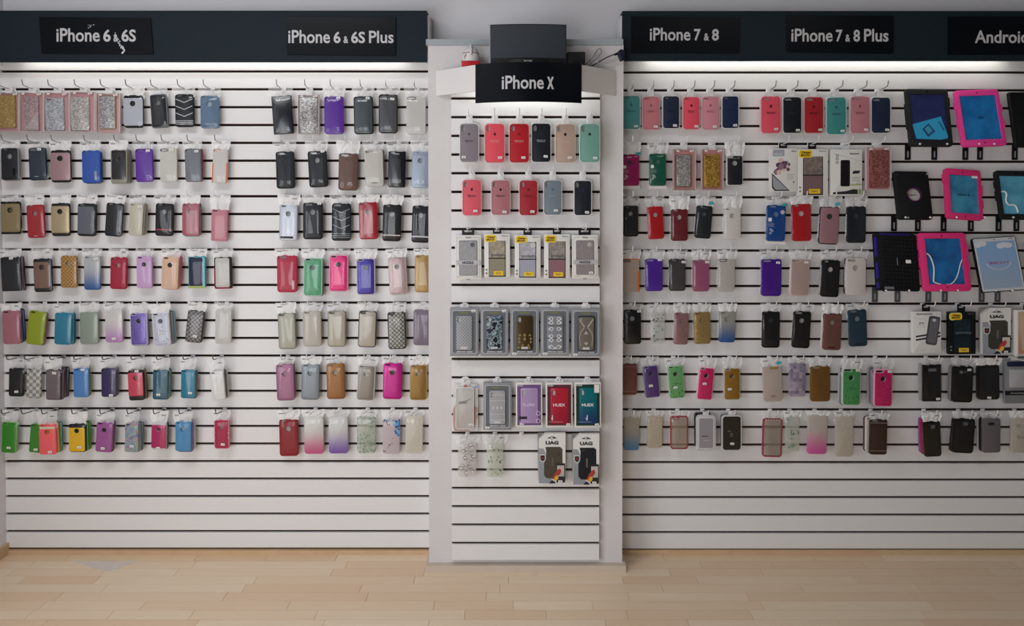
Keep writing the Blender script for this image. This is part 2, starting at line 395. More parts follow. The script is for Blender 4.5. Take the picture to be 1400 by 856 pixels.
tube_lamp(XL+.1, at(560, 50, 0).x, FB+.05, -.045, .55, 'lit tube lamp hidden behind the left sign board')
tube_lamp(at(880, 50, 0).x, 2.1, FB+.05, -.045, .55, 'lit tube lamp hidden behind the right sign board')

# sign plates
def sign(corners, words, label, Y=-.1025):
    """corners TL TR BR BL in photo; words: (text, x0, x1, ytop, ybase, bold)"""
    P = [at(x, y, Y) for x, y in corners]; o0 = P[3]
    e = empty('sign_plate', o0); tag(e, label, 'sign', 'model name signs')
    pts = [(p.x-o0.x, p.z-o0.z) for p in (P[3], P[2], P[1], P[0])]
    obj('plate', poly_slab(pts, .004), BLACKSIGN, e)
    for s, x0, x1, y0, y1, b in words:
        a, c = at(x0, y1, Y-.006), at(x1, y0, Y-.006)
        lettering(e, s, a.x-o0.x, c.x-o0.x, a.z-o0.z, c.z-o0.z, -.0046, SILVER, b)
    return e, o0
BD = .016; BN = .024
s1, s1o = sign([(54, 23.5), (206, 25), (210, 74), (57.5, 73)], [('iPhone', 77, 136, 38.5, 57, BD), ('6', 141, 151, 40, 57, BN), ('&', 155, 161.5, 46.5, 57, .02), ('6S', 166, 185.5, 40, 57, BN)], 'scratched black sign reading a phone model, leftmost on the left board')
SCR = simple('bare_scratch', '#dfe3e6', .5)
for k in range(26):                               # flaked, scratched film on the sign
    q = k/25; px = 156+q*15+random.uniform(-2.2, 2.2); py = 46+q*28+random.uniform(-1.5, 1.5); p = at(px, py, -.108); r = random.uniform(.002, .0048)
    if py < 73: obj('scratch', poly_slab([(r*math.cos(a+random.uniform(-.3, .3)), r*1.2*math.sin(a)) for a in (0, 1.2, 2.5, 3.8, 5)], .0004), SCR, s1, (p.x-s1o.x, -.0046, p.z-s1o.z))
for k in range(9):
    p = at(124+random.uniform(-4, 6), 36+random.uniform(-2.5, 2.5), -.108); r = random.uniform(.001, .0026)
    obj('scratch', poly_slab([(r*math.cos(a), r*math.sin(a)) for a in (0, 1.2, 2.5, 3.8, 5)], .0004), SCR, s1, (p.x-s1o.x, -.0046, p.z-s1o.z))
sign([(391, 23.5), (541, 24), (541, 76), (393, 74.5)], [('iPhone', 394, 451, 41, 59, BD), ('6', 456, 465.5, 43, 59, BN), ('&', 469.5, 476, 49.5, 59, .02), ('6S', 480, 499, 43, 59, BN), ('Plus', 504.5, 538, 42, 59, BD)], 'black sign at the right end of the left board')
sign([(863, 22.7), (1010, 24), (1010, 73), (863, 72.4)], [('iPhone', 888.5, 944, 38, 55.5, BD), ('7', 949, 958, 39.5, 55.5, BN), ('&', 962.5, 969.5, 45.5, 55.5, .02), ('8', 973.5, 983, 39.5, 55.5, BN)], 'black sign at the left end of the right board')
sign([(1075.6, 21.7), (1221, 22), (1221, 73.5), (1075.6, 71)], [('iPhone', 1082, 1138.5, 39, 57, BD), ('7', 1143, 1152, 40.5, 57, BN), ('&', 1156, 1162.5, 47, 57, .02), ('8', 1167, 1176, 40.5, 57, BN), ('Plus', 1181.5, 1215, 39.5, 57, BD)], 'black sign in the middle of the right board')
sign([(1295.5, 23), (1450, 23), (1450, 75), (1295.5, 74.5)], [('Android', 1333, 1406, 41.5, 59, BD)], 'black sign cut by the right edge of the photo')
for px in (8, 272): 
    p = at(px, 41 if px < 100 else 44, -.101); o = obj('screw', slab(lambda q: circle(0, 0, .004-q, 8), .002, .0005), BLACKP, None, p); tag(o, 'small dark screw in the left sign board, '+('at its left end' if px < 100 else 'between the two signs'), 'screw')

# ------------------------------------------------------------------ shelf box on the column with its things
YS = -.28
OL, OR, IL, IR = at(596.5, 110, -.136), at(842.5, 110, -.136), at(650, 110, YS), at(795, 110, YS)
ZB, ZTOP = at(597, 131, -.136).z, at(597, 96.9, -.136).z
sh = empty('display_shelf', ((OL.x+OR.x)/2, -.136, ZB)); tag(sh, 'white box shelf with angled sides at the column top', 'shelf')
sx, sy, sz = sh.location
def arc(n=12, bulge=.05, off=0):      # the curved front, left to right
    return [(IL.x+(IR.x-IL.x)*i/n, YS+off-bulge*(1-(2*i/n-1)**2)) for i in range(n+1)]
def wall_strip(name, line, th, z0, z1, mat, parent, o):
    V, Fc = [], []; n = len(line)
    for z in (z0, z1):
        for q in (0, th): V += [(x-o[0], y+q-o[1], z-o[2]) for x, y in line]
    for i in range(n-1):
        Fc += [(i, i+1, 2*n+i+1, 2*n+i), (n+i+1, n+i, 3*n+i, 3*n+i+1), (2*n+i, 2*n+i+1, 3*n+i+1, 3*n+i), (i+1, i, n+i, n+i+1)]
    Fc += [(0, 2*n, 3*n, n), (n-1, 2*n-1, 4*n-1, 3*n-1)]
    return obj(name, mesh(name, V, Fc, 30, True), mat, parent)
SHELFW = simple('shelf_white', '#e6e3e2', .5)
wall_strip('side_board', [(OL.x, -.136), (IL.x, YS)], .012, ZB, ZTOP, SHELFW, sh, (sx, sy, sz))
wall_strip('side_board', [(IR.x, YS), (OR.x, -.136)], .012, ZB, ZTOP, SHELFW, sh, (sx, sy, sz))
wall_strip('front_board', arc(), .012, ZB, ZTOP, SHELFW, sh, (sx, sy, sz))
top = [(OL.x, -.136)]+arc(12, .05, .006)+[(OR.x, -.136)]
V = [(x-sx, y-sy, z-sz) for z in (ZTOP-.014, ZTOP-.001) for x, y in top]; n = len(top)
obj('top_board', mesh('top_board', V, [tuple(range(n)), tuple(range(n, 2*n))]+[(i, (i+1) % n, n+(i+1) % n, n+i) for i in range(n)], None, True), SHELFW, sh)
ZS0, ZS1 = at(650, 141, YS-.01).z, ZTOP+.001
sg = empty('sign_plate', (0, YS, ZS0)); tag(sg, 'curved black sign on the shelf front above the column', 'sign', 'model name signs')
wall_strip('plate', arc(16, .05, -.007), .004, ZS0, ZS1, BLACKSIGN, sg, (0, YS, ZS0))
for s, x0, x1, y0, y1 in (('iPhone', 686, 743.5, 103, 121.5), ('X', 748, 757.5, 104.5, 121.5)):
    a, c = at(x0, y1, YS-.058), at(x1, y0, YS-.058)
    o = lettering(sg, s, a.x, c.x, a.z-ZS0, c.z-ZS0, -.0, SILVER, BD if len(s) > 1 else .06)
    me = o.data = o.data.copy()
    for v in me.vertices:                        # bend the letters onto the curved plate
        X = a.x+v.co.x*(c.x-a.x); q = (X-IL.x)/(IR.x-IL.x); v.co.y += -.008-.05*(1-(2*q-1)**2)
l = bpy.data.lights.new('shelf_light', 'AREA'); l.shape = 'RECTANGLE'; l.size = .42; l.size_y = .03; l.energy = .4; l.color = (.93, 1, .97)
lo = bpy.data.objects.new('shelf_light', l); COL.objects.link(lo); lo.location = ((IL.x+IR.x)/2, -.2, ZTOP-.038); lo.rotation_euler = (math.radians(12), 0, 0)
lm = empty('tube_lamp', ((IL.x+IR.x)/2, -.2, ZTOP-.027)); tag(lm, 'lit tube lamp inside the white box shelf', 'lamp', 'tube lamps under the sign boards')
obj('tube', tube_mesh([(-.2, 0, 0), (.2, 0, 0)], .008, 8), TUBE, lm)
for s in (-1, 1): boxw('end_cap', s*.2-.01, s*.2+.01, -.011, .011, -.01, .011, BLACKP, lm)

# docking loudspeaker
sp = empty('loudspeaker', ((at(669.5, 60, -.25).x+at(774, 60, -.25).x)/2, -.2, ZTOP)); tag(sp, 'grey fronted docking loudspeaker standing on the white shelf', 'speaker')
SWD = (at(774, 60, -.25).x-at(669.5, 60, -.25).x)/2; H0 = at(700, 79.5, -.26).z-ZTOP; H1 = at(700, 33, -.26).z-ZTOP
def dplan(hw, yf, yb, bulge, n=12): return [(-hw+2*hw*i/n, yf-bulge*(1-(2*i/n-1)**2)) for i in range(n+1)]+[(hw*.7, yb), (-hw*.7, yb)]
def prism(name, plan, z0, z1, mat, parent):
    n = len(plan); V = [(x, y, z) for z in (z0, z1) for x, y in plan]
    return obj(name, mesh(name, V, [tuple(range(n)), tuple(range(n, 2*n))]+[(i, (i+1) % n, n+(i+1) % n, n+i) for i in range(n)], 30, True), mat, parent)
GR = simple('grille', '#353b43', .6)
prism('cabinet', dplan(SWD, -.05, .05, .014), .006, H1, BLACKP, sp)
V = [(x*.985, y-.003, z) for z in (H0, H1-.004) for x, y in dplan(SWD, -.05, 0, .014)[:13]]
obj('grille', mesh('grille', V, [(i, i+1, 14+i, 13+i) for i in range(12)], 60, False), GR, sp)
boxw('end_trim', -SWD-.001, -SWD+.003, -.052, -.04, .006, H1, GREYTRIM, sp); boxw('end_trim', SWD-.003, SWD+.001, -.052, -.04, .006, H1, BLACKP, sp)
prism('dock_base', dplan(.088, -.055, -.03, .035), 0, H0*.75, BLACKP, sp)
lettering(sp, 'BOSE', -.016, .016, H0*.36, H0*.6, -.0895, GREYTRIM, .02, 'badge')
# black box, ornament, red box, leads
bb = empty('power_adapter', (at(786.5, 88, -.2).x, -.19, ZTOP)); tag(bb, 'small black box beside the loudspeaker on the shelf', 'adapter')
ww = at(799, 80, -.2).x-at(774, 80, -.2).x
obj('casing', rslab(ww, .058, .05, .004, .002), BLACKP, bb, (0, 0, .029)); lettering(bb, '.', .02, .022, .01, .012, -.051, GREYTRIM, .0, 'indicator')
RED = simple('red_card', '#c41f2c', .4)
rb = empty('red_box', (at(643.7, 90, -.2).x, -.17, ZTOP)); tag(rb, 'small red box under the white ornament on the shelf', 'box')
ww = at(656, 88, -.2).x-at(631.5, 88, -.2).x; obj('body', rslab(ww, .026, .05, .006, .003), RED, rb, (0, 0, .013)); obj('lid_rim', rslab(ww+.003, .006, .052, .002, .001), RED, rb, (0, .001, .023))
orn = empty('ornament', (at(643.8, 84, -.2).x, -.2, ZTOP+.026)); tag(orn, 'white egg shaped ornament with red lines, on red box', 'ornament')
CER = simple('white_ceramic', '#d9d6d4', .3); REDL = simple('red_line', '#8e2431', .4)
obj('body', lathe_mesh([(.030, 0), (.034, .008), (.035, .02), (.033, .034), (.027, .048), (.018, .058), (.009, .064), (.002, .066)]), CER, orn)
obj('band', lathe_mesh([(.0338, .030), (.0345, .0305), (.0335, .0325), (.0325, .032)]), REDL, orn)
obj('crest', tube_mesh([(.002, -.036, .022), (.003, -.034, .04), (.002, -.022, .058), (0, -.006, .069), (0, .01, .066)], .005, 8, 2), CER, orn)
obj('face_line', tube_mesh([(-.024, -.026, .008), (-.021, -.0285, .016), (-.02, -.029, .022), (-.016, -.031, .026)], .0011, 5, 1), REDL, orn); obj('face_line', tube_mesh([(-.027, -.022, .02), (-.02, -.029, .017), (-.015, -.032, .02)], .0009, 5, 1), REDL, orn)
CABW = simple('grey_cable', '#8d8f94', .4); CABL = simple('pale_cable', '#c9cacb', .4)
def wp(L, Y): return [at(x, y, Y if k % 2 else Y-.008) for k, (x, y) in enumerate(L)]
c1 = obj('cable', tube_mesh(wp([(800, 88), (806, 84), (812, 76), (816, 68), (821, 66), (823, 71), (818, 78), (813, 82), (808, 86), (806, 90)], -.16), .0022, 6, 2), CABW); tag(c1, 'grey looped cable bundle right of the black box', 'cable')
c2 = obj('cable', tube_mesh(wp([(812, 80), (815, 74), (818, 71), (815, 77), (817, 82), (818, 88), (812, 91)], -.155), .0024, 6, 2), CABL); tag(c2, 'pale lead tied around the grey cable loop', 'cable')
c3 = obj('cable', tube_mesh(wp([(846, 71), (838, 75), (828, 79), (820, 84), (813, 88), (808, 91)], -.15), .0020, 6, 2), BLACKP); tag(c3, 'black lead running from plug towards the shelf', 'cable')
c4 = obj('cable', tube_mesh(wp([(848, 80), (840, 84), (830, 87), (820, 88), (812, 91)], -.15), .0018, 6, 2), CABL); tag(c4, 'thin pale lead below the black lead', 'cable')
pg = empty('power_plug', at(848.5, 76, -.165)); tag(pg, 'dark plug hanging at the left end of the right sign board', 'plug')
obj('body', slab(lambda q: [(.012-q, -.02+q), (.016-q, 0), (.012-q, .018-q), (0, .023-q), (-.011+q, .016-q), (-.013+q, 0), (-.003, -.026+q)], .02, .003), simple('plug_navy', '#12142a', .4), pg); obj('cord_grip', tube_mesh([(-.011, -.008, .006), (-.026, -.006, .001)], .004, 8), BLACKP, pg)

# ------------------------------------------------------------------ hooks
_am = tube_mesh([(0, 0, -.004), (0, -.016, -.004), (0, -.09, .002), (0, -.1, .006), (0, -.106, .026)], .0021, 6, 1)
_cm = rslab(.018, .016, .002, .002, .0004)
def hook(x, z, yw, label, mats=(HOOKW, HOOKW), group='wire hooks in the slats', up=0):
    e = empty('peg_hook', (x, yw, z)); tag(e, label, 'hook', group)
    obj('clip', _cm, mats[0], e, (0, 0, -.004)); obj('arm', _am, mats[1], e)
    return e

# ------------------------------------------------------------------ packaged cases
BLK = {'A': ('far left block', SL, 0), 'B': ('left of column', SL, 0), 'C': ('centre column', SP, YC), 'D': ('right of column', SR, 0), 'E': ('beside tablets', SR, 0), 'G': ('far right block', SR, 0)}
CTX = dict(blk='A', row='top row', crop=(0, 0, 1), hooks=(HOOKW, HOOKW))
def row(blk, name, crop, gain, hooks=None):
    CTX.update(blk=blk, row=name, crop=crop, hooks=hooks or (HOOKW, HOOKW)); GAIN[0] = gain
class It: pass
def place(x0, y0, x1, y1, sh, name, t, gap=.03):
    """turn a rectangle measured on the photo into a thing hanging on its rack"""
    ox, oy, s = CTX['crop']; blk, slots, yw = BLK[CTX['blk']]
    q = It(); q.yw = yw; Y = yw-gap-t
    px0, px1, py0, py1 = ox+x0/s, ox+x1/s, oy+y0/s, oy+y1/s; sp_ = sh/s
    cx = (px0+px1)/2
    b = at(cx+sp_/2, py1, Y); tp = at(cx-sp_/2, py0, Y)
    q.w = at(px1, (py0+py1)/2, Y).x-at(px0, (py0+py1)/2, Y).x-abs(at(100+abs(sp_), 300, Y).x-at(100, 300, Y).x)
    q.h = (tp-b).length; q.t = t; ang = math.atan2(tp.x-b.x, tp.z-b.z)
    q.e = empty(name, (b.x, yw-gap, b.z), (0, ang, 0)); q.tx = tp.x; q.tz = tp.z
    q.slot = min([z for z in slots if z > tp.z+.008] or [slots[0]]); q.ang = ang
    return q
def named(q, desc, cat, hk=True, hx=None):
    blk = BLK[CTX['blk']][0]
    tag(q.e, f"{desc}, {CTX['row']}, {blk}", cat, f'{cat}s hanging on the racks')
    q.desc = desc
    if hk: hook(q.tx if hx is None else hx, q.slot, q.yw, f"wire hook holding {desc}, {CTX['row']}, {blk}", CTX['hooks'])
def dec(q, u0, v0, u1, v1, mat, name, lift=.0006, r=0.0, y=None, parent=None, bev=0):
    w, h = (u1-u0)*q.w, (v1-v0)*q.h; yy = -q.t if y is None else y
    return obj(name, rslab(w, h, lift, r, bev), mat, parent or q.e, (((u0+u1)/2-.5)*q.w, yy+.0001, (1-(v0+v1)/2)*q.h))
def pdec(q, pts, mat, name, lift=.0006, y=None):
    return obj(name, poly_slab([((u-.5)*q.w, (1-v)*q.h) for u, v in pts], lift), mat, q.e, (0, (-q.t if y is None else y)+.0001, 0))
def txt(q, s, u0, v0, u1, v1, mat, y=None, bold=.01):
    return lettering(q.e, s, (u0-.5)*q.w, (u1-.5)*q.w, (1-v1)*q.h, (1-v0)*q.h, (-q.t if y is None else y)-.0009, mat, bold)
def sticker(q, u, v, y=None):
    w, h = .0165, .0095
    o = obj('price_sticker', rslab(w, h, .0004, .001, 0), WPAPER, q.e, ((u-.5)*q.w, (-q.t if y is None else y)-.0012, (1-v)*q.h), (0, random.uniform(-.12, .12), 0))
    obj('price', rslab(w*.62, h*.26, .0003, .0002, 0), INKG, o, (0, -.0004, -.001))
def cam_hole(kind, w, h):
    return {'pill': rr(.27*w, .045*h, .02, 3, -.26*w, .945*h), 'wide': rr(.42*w, .058*h, .02, 3, -.22*w, .938*h), 'x': rr(.18*w, .155*h, .02, 3, -.335*w, .88*h),
            'rect': rr(.5*w, .085*h, .004, 3, .02*w, .845*h), 'duo': rr(.4*w, .08*h, .006, 3, 0, .83*h), 'sq': rr(.3*w, .12*h, .006, 3, .06*w, .83*h)}[kind]
_bagn = [0]
def bag(q, hw=1.22, tab=None, pad=.006, body=True, htop=None):
    """clear sleeve with a crumpled header folded over the hook"""
    GAIN0 = GAIN[0]; GAIN[0] = 1.0
    rnd = random.Random(_bagn[0]); _bagn[0] += 1
    w, h, t = q.w+2*pad, q.h, q.t; nx, nz = 6, 8
    if body:
        V, Fc = [], []; ph = rnd.uniform(0, 6)
        for j in range(nz+1):
            for i in range(nx+1):
                u, v = i/nx, j/nz; edge = min(u, 1-u, v+.02, 1-v+.02)
                y = -(t+.0012) if edge > .1 else -t*.35
                if edge > .1: y -= .0009*(1+math.sin(u*9+ph+v*2.5))+rnd.uniform(0, .0010)
                V.append((-w/2+u*w+rnd.uniform(-.0008, .0008), y, -.006+v*(h+.009)))
        for j in range(nz):
            for i in range(nx): a = j*(nx+1)+i; Fc.append((a, a+1, a+nx+2, a+nx+1))
        obj('bag', mesh('bag', V, Fc, 50), M('bag', '#ffffff'), q.e)
    # header
    top = (q.slot+.006-q.tz) if htop is None else htop; top = max(top, .016)
    W = q.w*hw*rnd.uniform(.95, 1.06); nx, nz = 9, 4; V, Fc = [], []
    off = rnd.uniform(-.002, .002)
    for j in range(nz+1):
        for i in range(nx+1):
            u, v = i/nx, j/nz; pinch = 1-(.12 if j in (0, 1) else 0)
            V.append((off+(-.5+u)*W*pinch+rnd.uniform(-.0012, .0012), -.004-rnd.uniform(0, .0045)-.004*abs(math.sin(u*7)), h-.003+v*(top+.003)+rnd.uniform(-.0012, .0012)))
    for j in range(nz):
        for i in range(nx): a = j*(nx+1)+i; Fc.append((a, a+1, a+nx+2, a+nx+1))
    k = tab or rnd.choice(('tab', 'tab', 'tab2', 'tab3'))
    o = obj('bag_header', mesh('bag_header', V, Fc, None), M(k, '#ffffff'), q.e)
    if rnd.random() < .6: obj('header_print', rslab(q.w*.26, .0035, .0003, 0, 0), INKG, o, (rnd.choice((-.3, .25))*W, -.0105, h+top*.6))
    GAIN[0] = GAIN0
def case(x0, y0, x1, y1, sh, col, desc, m='matte', cam='pill', logo=None, inn='#a3a3a2', panel=None, caps=None, band=(), kick=None, frame=None, chev=None, stick=None, back=(), pk='bag', hw=1.22, tab=None, apple=None, words=None, extra=None, t=.010, gap=.03, r=None, cat='phone case', top=None, cl=None, accents=None, wpr=None, hx=None):
    n = len(back); q = place(x0, y0, x1, y1, sh, 'phone_case', t, gap+.013*n); w, h = q.w, q.h
    named(q, desc, cat, True, hx); R = r if r is not None else .16*w
    holes = []
    if cam: holes.append(cam_hole(cam, w, h))
    if logo: holes.append(circle(-.02*w, .735*h, .145*w, 16))
    c = (col,) if isinstance(col, str) else col
    mm = M(m, *c)
    base = M('matte', frame) if frame and len(frame) == 7 else mm
    o = obj('shell', rslab(w, h, t, R, min(.0035, t*.4), [[(a, b-h/2) for a, b in H] for H in holes]), base, q.e, (0, 0, h/2))
    if inn: obj('liner', rslab(w*.93, h*.95, .001, R*.8, 0), M('matte', logo if (logo and logo[0] == '#') else inn), q.e, (0, -.001, h/2))
    if frame:                      # printed or glittering panel inside a contrasting bumper
        obj('back_panel', rslab(w*.9, h*.945, .0009, R*.75, .0004, [[(a, b-h/2) for a, b in H] for H in holes if not (cam == 'x' and H is holes[0]) or True]), mm, q.e, (0, -t+.0002, h/2))
        for H in holes[:1]:        # rim around the camera opening
            xs = [a for a, b in H]; zs = [b for a, b in H]; ww, hh = max(xs)-min(xs), max(zs)-min(zs)
            obj('camera_rim', rslab(ww+.004, hh+.004, .0016, .02, .0004, (rr(ww, hh, .02, 3),)), base, q.e, ((max(xs)+min(xs))/2, -t, (max(zs)+min(zs))/2))
    if panel:                      # hard plate over a softer shell: (colour, finish, u0, v0, u1, v1)
        pc, pm, u0, v0, u1, v1 = panel; pw, phh = (u1-u0)*w, (v1-v0)*h; cx, cz = ((u0+u1)/2-.5)*w, (1-(v0+v1)/2)*h; hs = []
        for H in holes:
            if all(abs(a-cx) < pw/2-.001 and abs(b-cz) < phh/2-.001 for a, b in H): hs.append([(a-cx, b-cz) for a, b in H])
        obj('back_plate', rslab(pw, phh, .0016, .1*w, .0006, hs), M(pm, *((pc,) if isinstance(pc, str) else pc)), q.e, (cx, -t+.0003, cz))
    if caps:
        cc, vt, vb = caps
        if vt: dec(q, .01, .0, .99, vt, M('matte', cc), 'top_cap', .0012, .03*w, bev=.0005) if not cam else None
        if vb: dec(q, .02, 1-vb, .98, 1., M('matte', cc), 'bottom_cap', .0014, .05*w, bev=.0005)
    for v0, v1, bc in band: dec(q, .015, v0, .985, v1, M('gloss', bc), 'stripe', .0008)
    if kick: u0, v0, u1, v1, kc = kick; dec(q, u0, v0, u1, v1, M('metal', kc), 'kickstand', .0014, .001, bev=.0004)
    if chev:
        for v in (.14, .35, .56):
            z = .075*h; a = .025*h
            obj('chevron', poly_slab([(-.44*w, (1-v)*h), (0, (1-v)*h-z-.03*h), (.44*w, (1-v)*h), (.44*w, (1-v)*h-a), (0, (1-v)*h-z-a-.03*h), (-.44*w, (1-v)*h-a)], .0012), M('matte', chev), q.e, (0, -t+.0002, 0))
        for v in (.80, .85, .90): dec(q, .03, v, .97, v+.018, M('matte', chev), 'stripe', .0012)
    if accents:
        for u0, v0, u1, v1, ac in accents: dec(q, u0, v0, u1, v1, M('matte', ac), 'accent', .0014, .002, bev=.0004)
    if top: dec(q, .02, .01, .98, top[0], M('matte', top[1]), 'top_panel', .0012, .05*w, bev=.0004)
    if apple:
        a = apple_mesh(); obj('emblem', a, M('gloss', apple), q.e, (0, -t-.0002, .735*h), (0, 0, 0), (.155*w, 1, .155*w))
    if wpr:
        for k, s_ in enumerate(wpr[0]): txt(q, s_, .5-.24*(1-.15*k), wpr[2]+.033*k, .5+.24*(1-.15*k), wpr[2]+.022+.033*k, M('matte', wpr[1]), bold=.012)
    if words:
        for s_, u0, v0, u1, v1, tc in words: txt(q, s_, u0, v0, u1, v1, M('matte', tc))
    if extra: extra(q)
    if pk == 'bag': bag(q, hw, tab)
    elif pk == 'clam': clam(q, cl or '#ffffff')
    if stick: sticker(q, *stick, y=-t-(.003 if pk == 'bag' else .0042))
    blk = BLK[CTX['blk']][0]
    for k, b in enumerate(back):   # the further cases on the same hook
        bc, bn = b[0], b[1]; dx = b[2] if len(b) > 2 else random.uniform(-.002, .003); dz = b[3] if len(b) > 3 else random.uniform(-.004, .003)
        e = empty('phone_case', q.e.location+Vector((dx, .013*(k+1), dz)), (0, q.ang+random.uniform(-.03, .03), 0))
        tag(e, f"{bn} case behind {desc}, {CTX['row']}, {blk}", 'phone case', 'phone cases hanging on the racks')
        obj('shell', rslab(w*.985, h, .009, R, .0035, [[(a, bb_-h/2) for a, bb_ in H] for H in holes[:1]]), M('gloss', bc), e, (0, 0, h/2)); obj('liner', rslab(w*.9, h*.95, .001, R*.8, 0), M('matte', inn or '#a3a3a2'), e, (0, -.001, h/2))
    return q
_ap = []
def apple_mesh():
    if not _ap:
        pts = []
        for i in range(28):
            a = 2*math.pi*i/28; r = .5*(1-.10*math.exp(-((a-math.pi/2)/.35)**2)-.08*math.exp(-((a-3*math.pi/2)/.3)**2)); x, z = r*math.cos(a)*.92, r*math.sin(a)
            d = math.hypot(x-.62, z-.06)
            if d < .26: f = .26/d; x, z = .62+(x-.62)*f, .06+(z-.06)*f
            pts.append((x, z))
        a = poly_slab(pts, .0006); b = bmesh.new(); b.from_mesh(a)
        lf = [(.0, .52), (.04, .68), (.2, .8), (.17, .62)]
        vs = [b.verts.new((x, -.0006, z)) for x, z in lf]; b.faces.new(vs); b.to_mesh(a); b.free(); _ap.append(a)
    return _ap[0]
def clam(q, tint='#ffffff'):
    """clear moulded tray: raised rim, thin front and a hang tab"""
    w, h, t = q.w, q.h, q.t; b = .0042; g0 = GAIN[0]; GAIN[0] = 1
    obj('tray_rim', rslab(w+2*b, h+2*b, t+.003, .16*w+b, .002, (rr(w+.0006, h+.0006, .16*w, 4),)), M('rim', tint), q.e, (0, 0, h/2))
    obj('tray_front', rslab(w+b, h+b, .0006, .16*w, 0), M('film', '#ffffff'), q.e, (0, -t-.0034, h/2))
    top = max(q.slot+.004-q.tz, .012)
    obj('hang_tab', rslab(.026, top+.004, .0012, .004, .0003), M('rim', '#ffffff'), q.e, (0, -.004, h+b+top/2-.004)); GAIN[0] = g0
def blingpack(pk, cs, sh, col, desc, frame=None, m='bling', card='#bf8e92', cam=None, tri=False):
    """rhinestone case in a pink blister box; pk = pack rectangle, cs = case rectangle"""
    q = place(*pk, 0, 'phone_case', .014); named(q, desc, 'phone case'); w, h = q.w, q.h
    obj('backing_card', rslab(w, h, .002, .002, .0004), M('card', card), q.e, (0, 0, h/2))
    X0, Y0, X1, Y1 = pk; u0, u1 = (cs[0]-X0)/(X1-X0), (cs[2]-X0)/(X1-X0); v0, v1 = (cs[1]-Y0)/(Y1-Y0), (cs[3]-Y0)/(Y1-Y0)
    cw, ch = (u1-u0)*w*.96, (v1-v0)*h; cx, cz = ((u0+u1)/2-.5)*w, (1-(v0+v1)/2)*h; hs = [[(a, b-ch/2) for a, b in cam_hole(cam, cw, ch)]] if cam else []
    c = (col,) if isinstance(col, str) else col
    if frame: obj('bumper', rslab(cw+.006, ch+.004, .009, .1*cw, .003, hs), M('metal', frame), q.e, (cx, -.002, cz), (0, -math.atan2(sh, Y1-Y0), 0))
    s = obj('shell', rslab(cw, ch, .010, .09*cw, .002, hs), M(m, *c), q.e, (cx, -.002, cz), (0, -math.atan2(sh, Y1-Y0), 0))
    st = simple_gem()
    if tri:                        # stones set in a rising triangle
        for j in range(9):
            for i in range(9):
                if i >= j*.9: obj('rhinestone', gem_mesh(), st, q.e, (cx-cw*.42+cw*.84*i/8+.003, -.0125, cz-ch*.42+j*.0078))
    g0 = GAIN[0]; GAIN[0] = 1
    obj('box_front', rslab(w, h, .0006, .002, 0), M('film', '#ffe9ea'), q.e, (0, -.0155, h/2))
    obj('box_edge', rslab(w, h, .0135, .002, .0004, (rr(w-.007, h-.007, .001, 1),)), M('rim', '#ffeff0'), q.e, (0, -.002, h/2)); GAIN[0] = g0
    o = obj('price_sticker', rslab(.018, .007, .0004, .001, 0), WPAPER, q.e, (.32*w, -.0164, h*.955), (0, -.2, 0)); obj('price', rslab(.010, .002, .0003, 0, 0), INKG, o, (0, -.0004, 0))
    obj('size_sticker', rslab(.012, .006, .0004, .001, 0), WPAPER, q.e, (-.3*w, -.0164, h*.955))
    top = max(q.slot+.004-q.tz, .01); obj('hang_tab', rslab(w*.3, top+.004, .001, .002, 0), M('rim', '#ffffff') , q.e, (0, -.004, h+top/2-.002))
    return q
_gm = []
def gem_mesh():
    if not _gm: _gm.append(mesh('gem', [(-.0022, 0, -.0022), (.0022, 0, -.0022), (.0022, 0, .0022), (-.0022, 0, .0022), (0, -.0018, 0)], [(0, 1, 4), (1, 2, 4), (2, 3, 4), (3, 0, 4)], None))
    return _gm[0]
_sg = []
def simple_gem():
    if not _sg: _sg.append(simple('gem', '#f0f0f4', .1, .3))
    return _sg[0]

def lens(q, col='#1c1d20'):
    w, h = q.w, q.h; obj('camera_rim', rslab(.42*w+.003, .058*h+.003, .0014, .02, .0003, (rr(.42*w-.001, .058*h-.001, .02, 3),)), M('gloss', col), q.e, (-.22*w, -q.t, .938*h))
def corners(q):
    for u0, v0, u1, v1 in ((0, 0, .2, .07), (.8, 0, 1, .07), (0, .93, .2, 1), (.8, .93, 1, 1)): dec(q, u0, v0, u1, v1, M('matte', '#1c1b19'), 'corner_guard', .002, .003, bev=.0006)
def butterflies(q):
    R = random.Random(3); cols = ('#2a72b4', '#4a9ad0', '#2f5a9a', '#6cb0d8')
    for k in range(46):              # blue blossoms crowding the upper right corner
        u = .98-abs(R.gauss(0, .16)); v = .03+abs(R.gauss(0, .24))
        if u < .1 or v > .62: continue
        s = R.uniform(.03, .07); dec(q, u-s, v-s*.5, min(u+s, .99), v+s*.5, M('paper', R.choice(cols)), 'blossom', .0004+.0001*R.random(), .003)
    for k in range(6): u = .06+R.random()*.2; v = .02+R.random()*.09; dec(q, u-.04, v-.02, u+.04, v+.02, M('paper', cols[k % 4]), 'blossom', .0004, .003)
    for u, v, s, c in ((.34, .17, .1, '#5a3c94'), (.12, .92, .07, '#2c3048'), (.42, .74, .07, '#3c4468'), (.55, .7, .05, '#4c5478'), (.6, .55, .05, '#5c6488'), (.35, .8, .04, '#3c4468')):
        pdec(q, [(u, v), (u+s, v-s*.35), (u+s*.9, v+s*.1), (u+s*.55, v+s*.35), (u, v+s*.08), (u-s*.6, v+s*.3), (u-s*.85, v), (u-s*.8, v-s*.3)], M('paper', c), 'butterfly')

